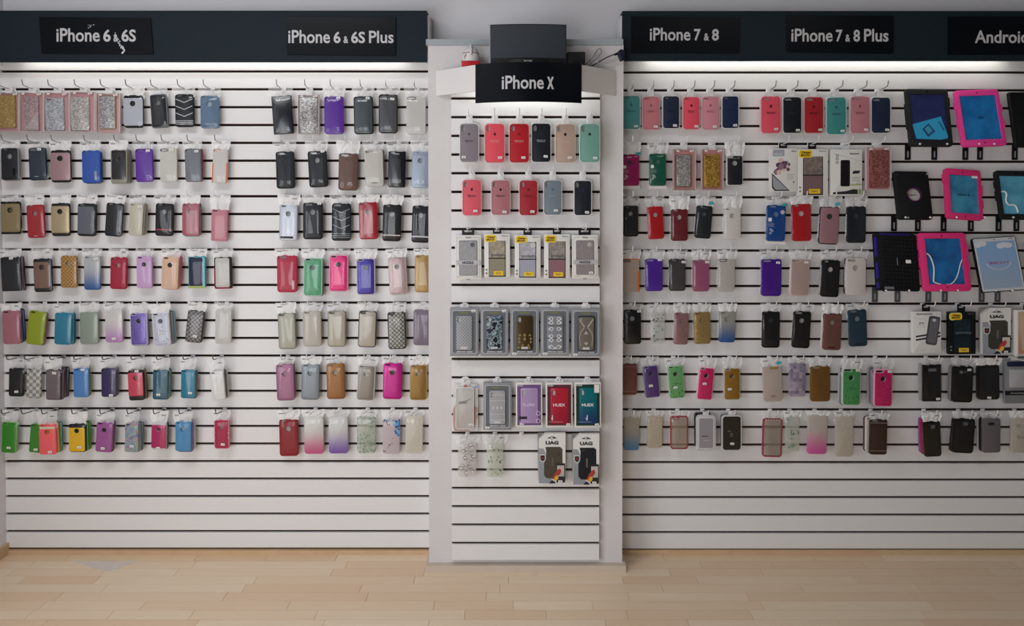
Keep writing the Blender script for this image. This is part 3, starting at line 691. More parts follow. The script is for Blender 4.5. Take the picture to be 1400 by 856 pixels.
def teal_tag2(q): obj('teal_tag', rslab(.022, .011, .0004, .002, 0), M('paper', '#2f98a8'), q.e, (.36*q.w, -.012, q.h+.012), (0, -.1, 0))
def cam_loop(q, c): w, h = q.w, q.h; obj('camera_rim', rslab(.42*w, .08*h, .0014, .02, .0003, (rr(.42*w-.004, .08*h-.004, .02, 3),)), M('gloss', c), q.e, (-.2*w, -q.t, .93*h))

# ------------------------------------------------------------------ far left block
A1, A2, A3, A4 = (0, 0, 4.2424), (0, 180, 4.2424), (0, 330, 4.2424), (0, 470, 4.2424)
GA, GB, GC, GD, GE = .98, .98, 1.08, 1.22, 1.35
BK = '#1b2028'
row('A', 'top row', A1, GA, (HOOKW, CHROME))
blingpack((-30, 535, 115, 765), (-28, 552, 88, 742), 4, ('#a8884a', '#c0a468'), 'gold glitter wallet case in pink pack')
blingpack((106, 535, 254, 765), (132, 560, 222, 757), 6, ('#b59aa0', '#c9b0b4'), 'pinkish pack with a rhinestone triangle', tri=True)
blingpack((252, 535, 402, 765), (258, 567, 370, 757), 8, ('#aab0bc', '#d5d8de'), 'bluish silver rhinestone case, pink pack', cam='pill')
blingpack((404, 530, 551, 767), (406, 563, 517, 757), 4, ('#b0aaa8', '#dcd8d4'), 'pale silver rhinestone case, pink pack')
blingpack((555, 540, 696, 772), (574, 557, 665, 745), 2, ('#8f9092', '#cfcfd0'), 'gold edged silver glitter case, pink pack', frame='#a88a66', card='#c49c9a')
case(715, 550, 830, 742, 3, BK, 'light grey case with black ends', cam='pill', logo='#15171b', panel=('#b4bac4', 'matte', .0, .1, 1, .93))
case(865, 545, 978, 742, 14, '#6e7478', 'black case with thin grey frame', m='matte', logo='#7c8084', panel=('#1a232d', 'gloss', .06, .03, .94, .97), frame=None)
case(1012, 545, 1125, 737, 4, '#1d2026', 'black case with silver chevrons', chev='#bfc2c6', cam='pill')
case(1160, 553, 1270, 745, 2, '#5a7590', 'steel blue case with round hole', m='tpu', logo='#9fb0bc', accents=((.2, .9, .72, .93, '#2c3a48'),))
row('A', 'second row', A2, GA, (HOOKW, CHROME))
case(3, 93, 112, 283, 4, '#7d8083', 'black kickstand case with round hole', logo='#9da0a0', panel=(BK, 'matte', .04, .02, .93, .98), kick=(.66, .62, .8, .88, '#b9bab2'), back=(('#a5a7a8', 'grey edged'),))
case(162, 92, 270, 283, 8, '#1f2f40', 'dark navy case with silver mark', m='gloss', cam='wide', stick=(.68, .06), accents=((.3, .87, .55, .89, '#a9b4bc'),))
case(292, 105, 410, 295, 4, '#1c1a1c', 'rose gold case with black ends', logo='#17181a', panel=('#b08f94', 'metal', 0, .09, 1, .93))
case(472, 107, 582, 298, 4, '#2c55ad', 'bright blue case with grey kickstand', kick=(.68, .64, .81, .91, '#9aa6b4'), back=(('#2a3c68', 'blue grey'),))
case(640, 103, 738, 303, 2, '#8f8d80', 'black case with pale taupe frame', logo='#30302e', panel=('#1b1d20', 'gloss', .07, .03, .93, .87), back=(('#8c8a80', 'taupe', .003), ('#6c6b64', 'dark taupe', .004)))
case(781, 98, 888, 292, 6, '#5f2f9e', 'violet see-through case', m='tpu', cam='wide', stick=(.78, .07), inn='#8f6fc0')
case(925, 95, 1027, 292, 3, '#d4d3cc', 'frosted clear case with black lens ring', m='milk', cam='wide', inn=None, stick=(.72, .07), extra=lambda q: lens(q))
case(1068, 97, 1168, 292, 7, '#71757e', 'smoky grey see-through case', m='tpu', cam='wide', stick=(.78, .09), back=(('#8d2a3c', 'dark red'),))
case(1228, 98, 1322, 298, -7, '#d8d4d2', 'clear case with orange bumpers', m='milk', cam='wide', inn=None, accents=((0, .42, .07, 1, '#e07a40'), (.93, .42, 1, 1, '#e07a40')), extra=lambda q: lens(q, '#d8703c'))
row('A', 'third row', A2, GA, (HOOKW, HOOKW))
case(5, 405, 120, 595, 5, '#262420', 'khaki case with black corners', logo='#5a5b56', panel=('#8a7c58', 'matte', .0, .07, 1, .93), extra=lambda q: corners(q))
case(150, 423, 260, 617, 10, '#a3222c', 'red case with silver base mark', m='gloss', logo='#a08c8c', accents=((.38, .93, .6, .945, '#d8c8c8'),))
case(296, 412, 404, 607, 3, '#2a2826', 'champagne gold case with black ends', logo='#25241f', panel=('#b8a888', 'metal', 0, .1, 1, .9))
case(447, 415, 557, 607, -3, '#23272c', 'slate grey panel case, black ends', panel=('#5d636e', 'matte', .02, .1, .88, .93))
case(605, 413, 715, 608, -12, '#161d26', 'plain glossy black case, tilted', m='gloss', kick=None)
case(742, 415, 832, 603, -10, '#bdb9a8', 'cream translucent case', m='tpu', stick=(.8, .1), inn='#c8c4b4', back=(('#8f8d84', 'grey beige', .003), ('#a8a498', 'pale beige', .005)))
case(898, 415, 1005, 606, -4, '#191b22', 'black case with red stripe', logo='#8b8d90', band=((.79, .82, '#a02a34'),))
case(1055, 415, 1155, 605, 0, '#a45a68', 'dusty rose case with round hole', m='tpu', logo='#b09498', back=(('#8e8d90', 'grey white'), ('#3c3a40', 'dark grey')))
case(1222, 450, 1320, 635, -4, ('#c98592', '#b4707e'), 'pink fabric wallet case', m='fabric', cam='pill', inn='#5a4448', r=.004, tab='tab2')
row('A', 'fourth row', A3, GA)
case(0, 90, 122, 290, 10, '#1a222c', 'large black rugged case', m='gloss', cam=None, stick=(.6, .04), r=.006, back=(('#7d6478', 'mauve'), ('#2a2632', 'dark plum')))
case(190, 98, 302, 295, 8, '#20242a', 'brown case with glossy black frame', m='gloss', logo='#4a3c38', panel=('#7b5f54', 'gloss', .04, .11, .9, .88))
case(350, 82, 445, 270, 2, ('#b08a50', '#7c5a2c'), 'woven gold case', m='weave', logo='#a59a84', cam=None)
case(485, 82, 580, 282, 2, ('#b4b8bc', '#2f5a98'), 'grey to blue gradient case', m='grad', cam='pill', inn='#b8bcc0', stick=(.8, .1))
case(637, 90, 735, 278, -3, '#a4183a', 'crimson case with round hole', m='matte', logo='#b09494')
case(790, 85, 882, 272, 2, '#c7a2cf', 'lilac case with black hole', logo='#1d1a20', inn='#1d1a20', m='sil')
case(932, 88, 1037, 278, -8, '#d8b49c', 'peach case with black hole', logo='#231e20', inn='#231e20', m='sil', back=(('#c77f86', 'pink'), ('#cf5b6c', 'coral')))
case(1090, 85, 1192, 272, 2, '#2f9aa8', 'navy case with cyan edges', m='gloss', cam='pill', panel=('#1c1c40', 'matte', .06, .05, .84, .93), accents=((0, .93, 1, 1, '#a8b86c'),), r=.007)
case(1240, 90, 1345, 275, 4, '#22242a', 'pale grey case with black, red edges', cam='pill', panel=('#c6c4c0', 'matte', .08, .04, .88, .95), accents=((0, .35, .07, .95, '#8c2438'), (.05, .95, .9, 1, '#8c2438')), r=.007)
row('A', 'fifth row', A3, GA)
case(10, 400, 118, 597, 6, '#a76a78', 'plain dusty pink case', inn='#3c3034', back=(('#3c4a72', 'navy blue', .002), ('#32385c', 'dark blue', .003)))
case(147, 403, 268, 600, -22, '#8ea012', 'lime green glossy case', m='gloss', inn='#2c300c', back=(('#8c5a5a', 'brownish red'),))
case(313, 413, 415, 600, -4, '#1a7a98', 'teal glossy case', m='gloss', cam=None, back=(('#4ab0c0', 'cyan'), ('#1c6c8c', 'dark teal')))
case(460, 408, 570, 598, 3, '#8c998c', 'sage grey translucent case', m='tpu', cam=None, inn='#98a498')
case(607, 395, 712, 587, 4, ('#d2cfcd', '#b88ac0'), 'clear to lilac gradient case', m='grad', cam=None, inn='#d0cdd0', stick=(.52, .88))
case(752, 413, 857, 605, 6, '#6c58a8', 'purple glitter case, black hole', m='glitter', frame='#c8c6dc', logo='#1b1a20', inn='#1b1a20', back=(('#3a3c44', 'charcoal'),))
case(877, 412, 990, 608, 14, ('#bfc4d4', '#8a90a8'), 'white confetti case, black hole', m='confetti', frame='#d6d8e0', logo='#20242a', inn='#20242a', stick=(.45, .62), back=(('#b06a78', 'pink'), ('#5e7c84', 'teal grey', .004), ('#7c9498', 'pale teal', .006)))
case(1070, 400, 1187, 587, -20, ('#8c8a86', '#3c3e42'), 'grey quilted case, tilted', m='quilt', cam=None, stick=(.6, .8), frame='#303236')
case(1245, 392, 1343, 595, -4, ('#c9c8c4', '#e2e0dc'), 'clear case with white lace', m='lace', cam=None, inn=None)
row('A', 'sixth row', A4, GA, (STEEL, DARKWIRE))
case(48, 140, 137, 307, -3, '#1c2023', 'matte black case with sticker', stick=(.58, .82), inn='#4a4c4e')
case(150, 140, 237, 317, -4, ('#c9c8c4', '#8c8c8a'), 'grey and white checkered case', m='check', cam='pill', inn='#777777')
case(265, 148, 352, 327, 0, '#6c6066', 'mauve grey case with dark frame', m='tpu', cam=None, stick=(.6, .12), frame='#34303a', back=(('#564c56', 'plum grey', .003), ('#6a4450', 'wine', .006), ('#2c2c30', 'black', .008)))
case(423, 140, 513, 312, 2, '#4c84c4', 'light blue glossy case', m='gloss', cam='pill', stick=(.68, .06), inn='#2c5a90', back=(('#6a7c3c', 'olive'),))
case(585, 142, 675, 310, 2, '#2b1f56', 'deep purple cracked film case', m='gloss', cam='pill', stick=(.68, .93), inn='#3a3060', back=(('#51484c', 'dark brown'),))
case(740, 150, 838, 330, 8, '#2a2a2e', 'red case with black ends', logo='#a8786c', panel=('#c8405a', 'gloss', .0, .1, .95, .85), stick=(.6, .05), back=(('#8a6a44', 'tan'), ('#3a3230', 'dark brown')))
case(883, 150, 975, 325, -4, '#16566c', 'dark teal case', m='gloss', cam='pill', stick=(.42, .83), inn='#123c4a', back=(('#86a070', 'pale green'), ('#1e6a78', 'teal')))
case(1047, 150, 1133, 318, -2, '#1e7894', 'blue teal case', m='tpu', cam='pill', stick=(.68, .8), inn='#155a70', back=(('#55565c', 'grey'),))
case(1215, 160, 1307, 328, 14, '#dcdcdc', 'white case tilted', m='gloss', cam='pill', inn='#3c4040', back=(('#46524a', 'dark green', .003, .004), ('#b4b4b4', 'pale grey', .006)))
row('A', 'bottom row', A4, GA, (STEEL, DARKWIRE))
case(5, 452, 98, 635, -6, '#2f8a1c', 'vivid green case with pale edge', cam='pill', frame='#86bc74', inn='#174a10', stick=(.55, .82), back=(('#98a898', 'pale green'),))
case(165, 465, 248, 632, -12, '#3d8a24', 'dark green case left of coral', cam='pill', stick=(.62, .88), inn='#174a10', gap=.022, hx=at(50, 560, 0).x)
case(225, 465, 328, 642, 6, '#f4646a', 'coral case with cream top', logo='#b08428', cam='pill', top=None, panel=('#f4646a', 'matte', 0, .17, 1, 1), frame=None, stick=(.65, .92), inn='#b89868', extra=lambda q: dec(q, .04, .09, .96, .17, M('matte', '#d8ccae'), 'cream_band', .001), back=(('#d89a24', 'orange', .004), ('#4a8070', 'sea green', .008)))
case(398, 460, 497, 630, 3, '#23262e', 'yellow case with black top', logo='#15161a', cam='pill', panel=('#e2b418', 'matte', 0, .16, .96, .97), stick=(.64, .82), back=(('#4a9a30', 'green', .004), ('#3c7c2c', 'dark green', .006)))
case(550, 455, 655, 630, -10, '#9c5596', 'mauve purple case', logo='#221c24', inn='#221c24', m='sil', stick=(.5, .86), back=(('#4a3040', 'dark wine'), ('#8f8a90', 'pale grey')))
case(720, 460, 803, 630, -4, ('#7a98ac', '#a0a494', '#a48aa4', '#5c84a0'), 'pastel camouflage case', m='camo', cam='pill', stick=(.58, .78), inn='#50606c', back=(('#8c9aa0', 'blue grey', .004), ('#5a646c', 'slate', .007)))
case(877, 455, 965, 617, -3, '#d0ccd0', 'magenta case with white ends', logo='#7a2450', cam=None, panel=('#b01c60', 'gloss', 0, .1, 1, .93), stick=(.5, .92), back=(('#3a2c34', 'dark plum'),))
case(1015, 450, 1107, 625, 0, '#4b8cbc', 'sky blue case with round hole', logo='#8aa4b4', m='matte', back=(('#7c6c98', 'lavender', .003, -.008), ('#b4b0b8', 'pale grey', .008)))
case(1240, 440, 1330, 610, 2, '#d4889c', 'crimson case with pink bumpers', logo='#9c7c84', panel=('#a81c48', 'matte', .07, .03, .93, .97), stick=(.6, .84), accents=((0, .42, .12, .5, '#e0a0b0'), (0, .58, .12, .66, '#e0a0b0'), (.88, .42, 1, .5, '#e0a0b0'), (.88, .58, 1, .66, '#e0a0b0')))

# ------------------------------------------------------------------ block left of the column
B1, B2, B3, B4 = (340, 0, 4.28), (340, 180, 5.035), (340, 330, 5.035), (340, 470, 5.035)
row('B', 'top row', B1, GB, (HOOKW, CHROME))
case(130, 560, 264, 785, 16, '#16202a', 'black wallet case in crumpled film', m='gloss', cam=None, r=.004)
blingpack((286, 553, 413, 786), (293, 568, 407, 780), 4, ('#7c7c7c', '#d0cccc'), 'silver rhinestone case in pale pack', card='#c4aaaa')
case(440, 562, 556, 785, 2, '#5b2c9c', 'violet see-through case', m='tpu', cam='wide', stick=(.75, .06), inn='#8f7cc0')
case(612, 562, 730, 785, 5, '#474f54', 'grey see-through case, black frame', m='tpu', cam='wide', frame='#1e2226', stick=(.75, .06), inn='#8c9094')
case(760, 550, 870, 780, 0, '#4f5054', 'charcoal see-through case, dark frame', m='tpu', cam='wide', frame='#2c2c30', stick=(.74, .13), inn='#8c8c90')
case(922, 562, 1035, 785, 0, '#d2d1cd', 'frosted clear case, black lens ring', m='milk', cam='wide', inn=None, extra=lambda q: lens(q), tab='tab3')
row('B', 'second row', B2, GB)
case(183, 135, 318, 392, 8, '#171e28', 'plain black case', m='sil', cam='wide')
case(403, 130, 547, 383, 14, '#171d28', 'black case with round hole', m='sil', cam='wide', logo='#9a9c9c', stick=(.82, .03))
case(615, 147, 752, 405, -5, ('#6c4f44', '#5c4138'), 'brown leather case', m='leather', cam='wide')
case(795, 122, 930, 380, 8, '#c5c2bc', 'off white case with small print', m='sil', cam='wide', inn='#8a8884', words=(('FASHION', .36, .88, .68, .905, '#5a5a58'),), back=(('#6c6c6e', 'grey'),))
case(957, 132, 1082, 385, -5, '#14181f', 'shiny black case', m='gloss', cam='pill', r=.008)
case(1120, 132, 1245, 388, -5, '#9aa4b4', 'silver blue case with round hole', m='metal', logo='#8b93a0', band=((.1, .108, '#6c7684'), (.92, .928, '#6c7684')))
row('B', 'third row', B2, GB)
case(208, 500, 338, 750, -5, '#b8bcc6', 'silver case with black slot', m='metal', logo='#8b8e92', accents=((.08, .885, .78, .94, '#15161a'),), tab='tab2')
case(373, 487, 508, 742, 0, '#141b28', 'blue black case with round hole', m='sil', cam='wide', logo='#8c9298', stick=(.85, .03))
case(570, 492, 703, 752, -2, '#1c2430', 'dark navy case with grey chevrons', chev='#7f858c', cam='wide')
case(755, 483, 890, 742, 7, '#a01c28', 'bright red case with round hole', m='gloss', logo='#a09494')
case(918, 500, 1052, 755, -8, '#15181e', 'black case with pinkish stripe', logo='#8b8b86', band=((.82, .855, '#9a8a86'),))
case(1118, 508, 1250, 765, -10, '#151a24', 'black case with silver stripe', logo='#8b8f90', band=((.82, .855, '#a8aab0'),))
row('B', 'fourth row', B3, GB)
case(193, 95, 333, 352, 2, '#b42c48', 'crimson case with grey kickstand', cam='wide', kick=(.75, .68, .88, .92, '#b49a9c'), frame=None, m='sil')
case(375, 112, 508, 378, -3, ('#4fa074', '#2c6c4c'), 'mint green confetti case', m='confetti', frame='#b8d0c4', logo='#20342c', inn='#26302c', back=(('#5c6c6c', 'dark grey', .003),))
case(552, 92, 686, 347, -2, '#d0206c', 'hot pink glitter case', m='glitter', frame='#dca8bc', logo='#3a2c34', inn='#6a6066', cam='pill')
case(740, 115, 872, 370, 3, '#34248c', 'indigo glitter case', m='glitter', frame='#c4c4cc', logo='#4a4c58', inn='#5c6068')
case(957, 105, 1095, 368, 14, '#b49c9c', 'rosy beige glitter case', m='glitter', frame='#c8bcba', logo='#6c6462', cam=None)
case(1142, 92, 1268, 352, -2, '#a4844c', 'gold glitter case', m='glitter', cam='pill', inn='#c4b48c')
row('B', 'fifth row', B3, GB)
case(197, 492, 328, 742, 10, '#aaa898', 'grey beige translucent case, thin rim', m='tpu', cam='pill', frame='#83857c', inn='#b4b2a4')
case(370, 478, 500, 725, 4, '#b4aea2', 'warm beige translucent case', m='tpu', cam='pill', inn='#c0bab0')
case(543, 478, 668, 727, 0, '#aca694', 'tan translucent case, grey rim', m='tpu', cam='pill', frame='#84847a', inn='#b4b0a4')
case(750, 478, 882, 730, -9, '#b0a898', 'beige translucent case, black rim', m='tpu', cam='pill', frame='#3f4148', inn='#b8b4aa')
case(953, 485, 1085, 743, 9, ('#a8a69a', '#33363a'), 'black lattice patterned case', m='quilt', frame='#33363a', cam='pill')
case(1132, 468, 1265, 717, -3, ('#7d7080', '#6c6070'), 'mauve grey dotted case', m='dots', cam=None)
row('B', 'sixth row', B4, GB)
case(185, 140, 318, 392, 9, '#93647e', 'mauve pink metallic case', m='metal', logo='#a08494', back=(('#6a5c64', 'dark grey', .002),))
case(360, 138, 488, 387, -5, '#7f8890', 'steel grey metallic case', m='metal', logo='#8c949a')
case(533, 135, 663, 382, 5, '#8c6036', 'copper brown metallic case', m='metal', logo='#a89c90')
case(740, 145, 876, 392, -14, '#86807a', 'taupe mirror case, white frame', m='metal', logo='#b4b2b0', frame='#cfcdcb', inn='#7a7672')
case(922, 132, 1058, 383, -5, '#b81c84', 'magenta mirror case', m='metal', logo='#3a2c38', frame=None)
case(1108, 142, 1228, 390, -2, '#8c6a30', 'bronze mirror case, beige frame', m='metal', logo='#a89878', frame='#b89a6c')
row('B', 'bottom row', B4, GB)
case(207, 520, 342, 775, 6, '#8c1424', 'dark red case with round hole', m='sil', logo='#b0a4a4')
case(378, 500, 518, 760, 5, ('#cfcfca', '#c85c88'), 'clear to pink gradient case', m='grad', cam=None)
case(547, 500, 685, 757, 5, ('#cdcdca', '#7c5cac'), 'clear to purple gradient case', m='grad', cam=None)
case(745, 500, 872, 755, 0, ('#c8ccc0', '#6c9478'), 'clear case with green flowers', m='floral', cam=None, inn=None)
case(920, 515, 1042, 760, -4, '#cfbec4', 'pale pink case with blue butterflies', m='milk', cam='pill', inn=None, extra=lambda q: butterflies(q))
case(1077, 495, 1200, 757, -5, ('#d2cbbc', '#e0dacb'), 'cream lace case', m='lace', cam=None, inn=None)

# ------------------------------------------------------------------ centre column
C1, C2, C3 = (590, 130, 4.754), (590, 300, 4.28), (590, 500, 4.754)
def sil(x0, y0, x1, y1, col, desc, ink, txt_ink=None, st=(.8, .9), cam='x', tint='#ffffff', words=('iPhone X', 'Silicone Case')):
    case(x0, y0, x1, y1, 0, col, desc, m='sil', cam=cam, apple=ink, wpr=(words, txt_ink or ink, .42), pk='clam', stick=st, cl=tint, inn='#a8a6a4', t=.011)
row('C', 'top row', C1, GC)
sil(187, 188, 303, 434, '#877e86', 'mauve grey silicone case', '#57525a', st=(.2, .88))
sil(349, 188, 473, 437, '#e4505e', 'coral red silicone case', '#5c1c24', '#f0b8bc', st=(.78, .88), tint='#ffd8d8')
sil(508, 188, 632, 437, '#b41424', 'true red silicone case', '#8a1420', '#f0c0c0', st=(.72, .88), tint='#ffd0d0')
sil(652, 186, 773, 434, '#141c2a', 'black silicone case', '#232c3a', '#c8ccd4', st=(.74, .86))
sil(808, 191, 930, 437, '#b89e90', 'sand beige silicone case', '#1f1a1a', '#d8c8c0', st=(.74, .88), tint='#fff0e4')
sil(967, 190, 1090, 434, '#74a598', 'mint green silicone case', '#1f2e2c', '#9cc4b8', st=(.78, .9), tint='#e0fff4')
row('C', 'second row', C1, GC)
sil(203, 553, 320, 781, '#dc5a6a', 'pink coral silicone case', '#3a1c24', st=(.7, .88), tint='#ffd0d4')
sil(391, 556, 507, 777, '#b07078', 'dusty pink silicone case', '#2a1c20', st=(.72, .92), tint='#ffe0e0')
sil(573, 556, 687, 780, '#a42430', 'deep red silicone case', '#6c1820', st=(.72, .9), tint='#ffd0d0')
sil(733, 556, 843, 777, '#76848e', 'slate blue silicone case', '#5c6a76', '#a8b4bc', st=(.68, .88))
sil(929, 558, 1037, 780, '#1a2032', 'midnight navy silicone case', '#2c3448', st=(.75, .92))
def box_body(q, mat, r=.0015, tab=BLACKP, tabw=.034):
    w, h, t = q.w, q.h, q.t
    b = obj('box', rslab(w, h, t, r, .0006), mat, q.e, (0, 0, h/2))
    tp = max(q.slot+.002-q.tz, .012)
    if tab: obj('hang_tab', rslab(tabw, tp+.002, .0012, .004, 0, (rr(tabw*.62, min(.007, tp*.5), .003, 3, 0, tp*.12),)), tab, q.e, (0, -t*.5, h+tp/2))
CARDW = simple('white_card', '#e8e6e2', .4); SILC = simple('silver_card', '#b4b8c0', .4, .2)
def otter(x0, y0, x1, y1, sh, win, low, desc, body=CARDW, dot=False, tag_='#d8b420', dark='#3a3834', clr='#b4ae9c', gap=.02):
    q = place(x0, y0, x1, y1, sh, 'phone_case_box', .02, gap); named(q, desc, 'boxed case'); box_body(q, body)
    q.t = .0202; dec(q, .17, .16, .83, .985, M('matte', dark), 'window', .0006)
    q.t = .0206; dec(q, .19, .17, .80, .56, M('marble', *win), 'case_top', .0012, .004); dec(q, .19, .57, .80, .96, M('matte', low), 'case_base', .0012, .004)
    q.t = .022; dec(q, .16, .545, .84, .56, M('matte', '#1c1a18'), 'case_stripe', .0006); txt(q, 'symmetry', .24, .46, .82, .53, INKG if body is CARDW else M('matte', '#56666c'))
    q.t = .0205; b = dec(q, .035, .025, .46, .18, YELLOW, 'badge', .0018, .008); dec(q, .015, .015, .48, .19, M('matte', '#e8e0b0'), 'badge_rim', .0012, .010)
    txt(q, 'Otter', .12, .05, .42, .095, INK, -.0226, .02); txt(q, 'BOX', .10, .11, .40, .15, INK, -.0226, .02)
    q.t = .022; dec(q, .36, .85, .73, .95, YELLOW, 'yellow_label', .0008); txt(q, 'drop+', .45, .88, .64, .92, INKG, -.0228)
    q.t = .0202
    for v in (.82, .9): obj('icon', slab(lambda p: circle(0, 0, .004-p, 10), .0006, 0), INKG, q.e, (-.44*q.w+.002, -.0202, (1-v)*q.h))
    txt(q, 'iPhone', .7, .035, .93, .055, INKG)
    if dot: obj('round_sticker', slab(lambda p: circle(0, 0, .011-p, 16), .0008, 0), M('clear', '#ffffff'), q.e, (.2*q.w, -.0222, .77*q.h))
    return q
def nuzzle(x0, y0, x1, y1, sh, cs, desc, seal, stk=False):
    q = place(x0, y0, x1, y1, sh, 'phone_case_box', .02, .02); named(q, desc, 'boxed case'); box_body(q, CARDW, tab=BLACKP, tabw=.05)
    q.t = .0202; w, h = q.w, q.h
    for a in ((.06, .05, .065, .95), (.93, .05, .935, .95), (.06, .05, .3, .054), (.7, .05, .935, .054), (.06, .945, .3, .949), (.7, .945, .935, .949)): dec(q, *a, INKG, 'border_line', .0004)
    dec(q, .15, .12, .85, .915, M('matte', '#6c6c6e'), 'window', .0008, .006); q.t = .021
    dec(q, .17, .13, .83, .905, M('glitter', cs), 'case', .002, .006); q.t = .0232
    dec(q, .04, .575, .96, .67, M('tab2', '#c8c8cc'), 'printed_band', .0006); txt(q, 'NUZZLE', .28, .595, .7, .65, INK, bold=.03); txt(q, 'Otto', .4, .03, .62, .07, INKG, -.0202)
    obj('seal', slab(lambda p: circle(0, 0, .0085-p, 14), .0006, 0, (circle(0, 0, .006, 10),)), M('matte', seal), q.e, (.17*w, -.0232, .78*h)); txt(q, '+', .6, .18, .72, .25, M('matte', seal))
    if stk: sticker(q, .72, .87, -.0232)
    dec(q, .42, 1.0, .56, 1.02, BLACKP, 'bottom_tab', .002, y=-.008)
row('C', 'third row', C2, GC)
nuzzle(137, 92, 292, 350, 2, '#8c8c8c', 'white bordered box, dark round seal', '#3c3c40')
otter(308, 85, 460, 340, 2, ('#8c8270', '#a8a090'), '#8c8674', 'white box with beige marbled case', tag_='#d8b420')
otter(487, 92, 638, 345, 0, ('#9a9ca4', '#b4b6bc'), '#a0a2b0', 'white box with silver case', dot=True)
otter(659, 88, 810, 347, 0, ('#7c7470', '#9c948c'), '#8a646c', 'white box with two tone pink case')
nuzzle(822, 92, 975, 345, 2, '#948c8c', 'white bordered box with price sticker', '#c8c4bc', True)
def greybox(x0, y0, x1, y1, pat, desc, style, sk):
    q = place(x0, y0, x1, y1, 0, 'phone_case_box', .022, .02); named(q, desc, 'boxed case'); w, h = q.w, q.h
    obj('box', rslab(w, h, .022, .0015, .0006), M('card', '#8f9196'), q.e, (0, 0, h/2))
    tp = max(q.slot+.002-q.tz, .012); obj('hang_tab', rslab(.034, tp+.003, .0012, .003, 0), M('rim', '#ffffff'), q.e, (0, -.011, h+tp/2))
    q.t = .0222; obj('inner_frame', rslab(w*.86, h*.90, .0008, .008, 0, (rr(w*.82, h*.876, .007, 4),)), M('card', '#b8babe'), q.e, (0, -.0222, h*.5))
    dec(q, .09, .062, .91, .938, M('matte', '#64686e'), 'tray', .0004, .007); txt(q, 'heyday', .32, .075, .68, .125, M('matte', '#8c8c4c'), bold=.02); txt(q, 'phone case', .24, .885, .78, .935, M('matte', '#d8d8dc'), bold=.02)
    cw, ch = .56*w, .71*h; hs = [(rr(.2*cw, .16*ch, .02, 3, -.33*cw, .385*ch))]; g = obj('case', rslab(cw, ch, .007, .008, .002, hs), pat[0], q.e, (.0, -.0222, (1-.515)*h))
    obj('case_liner', rslab(cw*.9, ch*.96, .0006, .006, 0), M('card', '#b4b6ba'), q.e, (0, -.0224, (1-.515)*h))
    if style == 'rim': obj('case_frame', rslab(cw+.004, ch+.003, .0085, .009, .002, (rr(cw-.003, ch-.003, .007, 4),)), M('gloss', '#24282c'), q.e, (0, -.0222, (1-.515)*h))
    q.t = .0294
    if style in ('rim', 'deco'):
        L = M('matte', '#b0a898')
        pdec(q, [(.5, .46), (.58, .53), (.42, .53)], L, 'motif'); pdec(q, [(.42, .70), (.58, .70), (.5, .76)], L, 'motif')
        for s in (-1, 1): pdec(q, [(.5+s*.04, .37), (.5+s*.24, .20), (.5+s*.26, .22), (.5+s*.07, .39)], L, 'motif'); pdec(q, [(.5+s*.07, .38), (.5+s*.2, .48), (.5+s*.24, .60), (.5+s*.2, .78), (.5+s*.185, .78), (.5+s*.22, .60), (.5+s*.18, .49), (.5+s*.06, .4)], L, 'motif')
    if style == 'lace':
        for v in (.22, .30, .43, .58, .66, .8):
            for s in (-1, 1):
                obj('motif', slab(lambda p: circle(0, 0, .008-p, 12), .0005, 0, (circle(0, 0, .005, 10),)), M('matte', '#d8d8dc'), q.e, (s*.13*w, -.0294, (1-v)*h)); dec(q, .5+s*.2-.03, v-.02, .5+s*.2+.03, v+.02, M('matte', '#d8d8dc'), 'motif', .0005, .003)
        for v in (.36, .62): dec(q, .22, v-.006, .78, v+.006, M('matte', '#3c4048'), 'motif', .0005)
    if style == 'royal':
        R = random.Random(5)
        for v in (.56, .63, .7, .77, .82):
            for s in (-1, 1): a = .06+.16*R.random(); pdec(q, [(.5+s*a, v-.03), (.5+s*(a+.05), v), (.5+s*a, v+.03), (.5+s*(a-.04), v)], M('metal', '#8c7c50'), 'motif')
        for v in (.56, .64): dec(q, .46, v-.03, .54, v+.03, M('metal', '#8c7c50'), 'motif', .0005, .002)
    if style == 'tribal':
        L = M('matte', '#c8c8c4')
        for v in (.25, .37, .66, .78): 
            for k in range(5): u = .29+.105*k; pdec(q, [(u-.05, v), (u, v-.02), (u+.05, v), (u+.05, v+.012), (u, v-.008), (u-.05, v+.012)], L, 'motif')
        for u in (.36, .5, .64): pdec(q, [(u, .48), (u+.04, .52), (u, .56), (u-.04, .52)], L, 'motif')
    dec(q, .38, .80, .62, .845, M('matte', '#c4c4c4'), 'brand_tag', .0006, .002); sticker(q, *sk, y=-.0225)
row('C', 'fourth row', C2, GC)
greybox(108, 518, 275, 800, (M('dots', '#a0a2a6', '#5c6066'),), 'grey box with dotted silver case', 'dot', (.82, .06))
greybox(287, 518, 449, 800, (M('camo', '#1e2832', '#8c98a0', '#38505c', '#a0acb0'),), 'grey box with dark floral case', 'flower', (.85, .06))
greybox(461, 518, 628, 800, (M('metal', '#4a3c24'),), 'grey box with bronze damask case', 'royal', (.14, .95))
greybox(639, 518, 805, 800, (M('matte', '#85888e'),), 'grey box with white scrollwork case', 'lace', (.15, .95))
greybox(819, 522, 988, 803, (M('matte', '#6c665e'),), 'grey box with dark rimmed case', 'rim', (.13, .96))
row('C', 'fifth row', C3, GC)
SKIN = M('sky', '#c09c90', '#a88478')
q = place(138, 125, 300, 430, 0, 'phone_case_pack', .014, .02); named(q, 'clear pack printed with a hand', 'boxed case'); w, h = q.w, q.h
obj('backing_card', rslab(w, h, .0015, .01, 0), M('tab', '#e4e2de'), q.e, (0, 0, h/2)); q.t = .002
